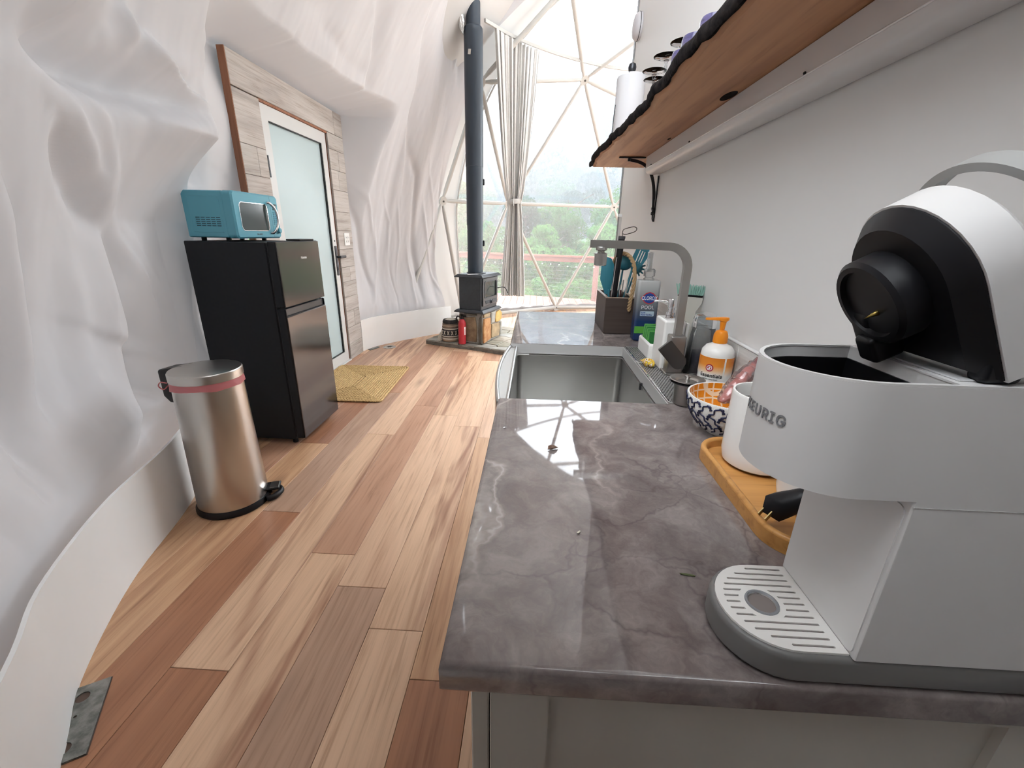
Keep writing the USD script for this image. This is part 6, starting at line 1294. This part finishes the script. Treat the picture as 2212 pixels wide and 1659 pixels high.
# terrain
def hz_(x, y):
    d = np.maximum(y - 12.5, 0)
    return -1.25 + 0.055 * np.minimum(d, 40) + np.maximum(d - 40, 0) * 0.44 + 0.9 * (meshkit.fbm(np.stack([x * 0.09, y * 0.09, x * 0], -1), 3) - 0.5) * np.clip(d / 8, 0, 1) * 1.2 + np.clip((d - 40) / 60, 0, 1) * 16 * (meshkit.fbm(np.stack([x * 0.016 + 7, y * 0.004, x * 0], -1), 3, 5) - 0.5)
gx_, gy_ = np.meshgrid(np.linspace(-120, 130, 126), np.concatenate([np.linspace(5.0, 40, 60), np.linspace(41.5, 170, 60)]), indexing='ij')
go = tag(UsdGeom.Xform.Define(stage, numbered('/World/hillside')), kind='structure')
obj('ground', grid(np.stack([gx_, gy_, hz_(gx_, gy_)], -1)), noisy('hill_green', (0.03, 0.06, 0.02), (0.06, 0.10, 0.035), 0.8, 0.95, bump=0.3, dist=0.2), go, True)

def leafmat(name, c, tr):
    return usdkit.material(stage, LK + '/' + name, {'o': ('object_info', {}), 'g': ('geometry', {}), 'r': ('rgb_ramp', {'ramp': [(0, tuple(0.65 * q for q in c)), (1, tuple(1.3 * q for q in c))]}), 'd': ('diffuse_bsdf', {}), 't': ('translucent_bsdf', {'color': tr}), 'm': ('mix_closure', {'fac': 0.4})},
        [('g.random_per_island', 'r.fac'), ('r.color', 'd.color'), ('d.BSDF', 'm.closure1'), ('t.BSDF', 'm.closure2')], surface='m.closure')
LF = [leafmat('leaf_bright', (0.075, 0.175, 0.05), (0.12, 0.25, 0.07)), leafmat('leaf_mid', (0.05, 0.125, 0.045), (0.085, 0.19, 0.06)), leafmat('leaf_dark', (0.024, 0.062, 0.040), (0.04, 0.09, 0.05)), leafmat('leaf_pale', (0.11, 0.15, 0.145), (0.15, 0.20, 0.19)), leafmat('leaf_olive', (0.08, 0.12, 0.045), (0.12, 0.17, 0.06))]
BRK = M('tree_bark', (0.07, 0.055, 0.045), 0.9)
def crown(n, rad, h, size, seed, lumps=16, flat=0.8):
    g = np.random.default_rng(seed)
    c = g.normal(0, 1, (lumps, 3)); c /= np.linalg.norm(c, axis=1, keepdims=True); c = c * np.array([rad * 0.78, rad * 0.78, h * 0.42]) * g.uniform(0.35, 1, (lumps, 1))
    r = g.uniform(0.20, 0.46, lumps) * rad
    k = g.integers(0, lumps, n); d = g.normal(0, 1, (n, 3)); d /= np.linalg.norm(d, axis=1, keepdims=True)
    p = c[k] + d * (r[k] * g.uniform(0.6, 1.05, n) ** 0.5)[:, None] * np.array([1, 1, flat])
    nrm = d + g.normal(0, 0.55, (n, 3)); nrm /= np.linalg.norm(nrm, axis=1, keepdims=True)
    t = np.cross(nrm, g.normal(0, 1, (n, 3))); t /= np.linalg.norm(t, axis=1, keepdims=True); b = np.cross(nrm, t)
    s = size * g.uniform(0.6, 1.25, n)[:, None]
    V = np.stack([p + t * s, p + b * s * 0.5 + nrm * s * 0.12, p - t * s, p - b * s * 0.5 + nrm * s * 0.12], 1).reshape(-1, 3)
    i = np.arange(n)[:, None] * 4
    return trimesh.Trimesh(V, np.vstack([i + [0, 1, 2], i + [0, 2, 3]]), process=False)
def tree(name, x, y, h, rad, n, size, m, seed, label, group='trees beyond the deck', trunk=0.08, sink=0.6):
    t = thing(name, label, 'tree', (x, y, float(hz_(np.array([x * 1.0]), np.array([y * 1.0]))[0]) - sink), 0, group)
    g = np.random.default_rng(seed)
    obj('foliage', T(crown(n, rad, h * (1 - trunk), size, seed), (0, 0, h * (trunk + (1 - trunk) * 0.5))), m, t, False)
    tr_ = [tube(smoothpath([(0, 0, -0.3), (0.05 * h * 0.2, 0, h * 0.3), (0, 0.03 * h, h * 0.75)], 10), np.linspace(0.022 * h, 0.007 * h, 10), 8)]
    for k in range(5):
        a = k * 1.3 + seed; z = h * (0.35 + 0.08 * k); tr_.append(tube(smoothpath([(0, 0, z), (rad * 0.35 * math.cos(a), rad * 0.35 * math.sin(a), z + h * 0.1), (rad * 0.7 * math.cos(a), rad * 0.7 * math.sin(a), z + h * 0.18)], 6), np.linspace(0.009 * h, 0.003 * h, 6), 6))
    obj('trunk', cat_(tr_), BRK, t, True)
    return t
tree('leafy_tree', 0.45, 18.0, 3.6, 1.35, 5200, 0.085, LF[0], 3, 'bright green bushy tree above the railing, right of the tied curtain')
tree('leafy_tree', 2.75, 18.5, 3.5, 1.4, 5200, 0.085, LF[0], 4, 'bright green leafy tree beyond the railing at the right of the window')
tree('leafy_tree', -2.3, 23.5, 4.2, 1.7, 5200, 0.09, LF[1], 5, 'green tree glimpsed between the stove pipe and the curtain')
tree('leafy_tree', -0.55, 26.0, 4.7, 1.6, 4600, 0.10, LF[2], 6, 'dark blue-green tree behind the bright bushy tree')
tree('leafy_tree', 2.0, 28.5, 5.4, 2.2, 5200, 0.11, LF[1], 7, 'mid green tree behind the bright bushy tree, towards the right')
tree('leafy_tree', 4.6, 26.5, 5.6, 2.1, 5200, 0.11, LF[1], 8, 'mid green tree rising at the far right of the window')
tree('leafy_tree', -4.6, 28.5, 6.0, 2.3, 5200, 0.11, LF[1], 9, 'mid green tree hidden mostly behind the stove pipe')
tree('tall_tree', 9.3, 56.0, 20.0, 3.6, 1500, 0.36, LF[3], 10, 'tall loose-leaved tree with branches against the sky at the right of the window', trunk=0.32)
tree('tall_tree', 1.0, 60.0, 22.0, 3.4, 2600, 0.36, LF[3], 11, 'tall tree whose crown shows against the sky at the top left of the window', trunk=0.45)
# undergrowth on the slope and the forest on the far hill: nobody could count these
def instancer(name, protos, pos, sc_, label, cat):
    x = UsdGeom.PointInstancer.Define(stage, numbered('/World/' + name)); pth = str(x.GetPath())
    for i, (ms, mt) in enumerate(protos):
        p = usdkit.mesh(stage, pth + '/prototype_%d' % i, ms, mt, smooth=False); x.GetPrototypesRel().AddTarget(p.GetPath())
    n = len(pos); x.CreatePositionsAttr(Vt.Vec3fArray.FromNumpy(np.asarray(pos, np.float32))); x.CreateProtoIndicesAttr(Vt.IntArray([int(q) for q in NP.integers(0, len(protos), n)]))
    x.CreateScalesAttr(Vt.Vec3fArray.FromNumpy(np.repeat(np.asarray(sc_, np.float32)[:, None], 3, 1)))
    a = NP.uniform(0, 2 * PI, n); x.CreateOrientationsAttr(Vt.QuathArray([Gf.Quath(float(math.cos(q / 2)), 0, 0, float(math.sin(q / 2))) for q in a]))
    tag(x, label, cat, kind='stuff'); return x
bp3 = [(crown(900, 0.62, 0.9, 0.055, 40 + i, 7), LF[q]) for i, q in enumerate((0, 1, 4, 0))]
ux, uy = NP.uniform(-9, 9, 1300), 12.0 + 22 * NP.uniform(0, 1, 1300) ** 1.2; ux = ux * (0.5 + uy / 26)
instancer('undergrowth', bp3, np.stack([ux, uy, hz_(ux, uy) + 0.25], 1), NP.uniform(0.6, 1.3, 1300) * (0.7 + 0.022 * uy), 'dense green undergrowth covering the slope below the deck railing', 'undergrowth')
fp3 = [(crown(1500, 2.6, 6.5, 0.22, 60 + i, 9, 1.0), LF[q]) for i, q in enumerate((1, 2, 2, 4))]
fx_, fy_ = NP.uniform(-1, 1, 1700), 50 + 108 * NP.uniform(0, 1, 1700) ** 0.9; fx_ = fx_ * (14 + fy_ * 0.62)
instancer('forest', fp3, np.stack([fx_, fy_, hz_(fx_, fy_) + 2.2], 1), NP.uniform(0.8, 1.7, 1700), 'misty forest covering the hillside beyond the deck', 'forest')
FOG = usdkit.material(stage, LK + '/hill_fog', {'v': ('principled_volume', {'color': (0.64, 0.75, 0.86), 'density': 0.034, 'anisotropy': 0.2})}, [], volume='v.volume')
if True: fg_ = obj('hill_mist', bx(-130, 140, 44, 165, -8, 22.0), FOG, None, False); tag(fg_, 'pale mist hanging over the forested hillside', 'mist', kind='stuff')
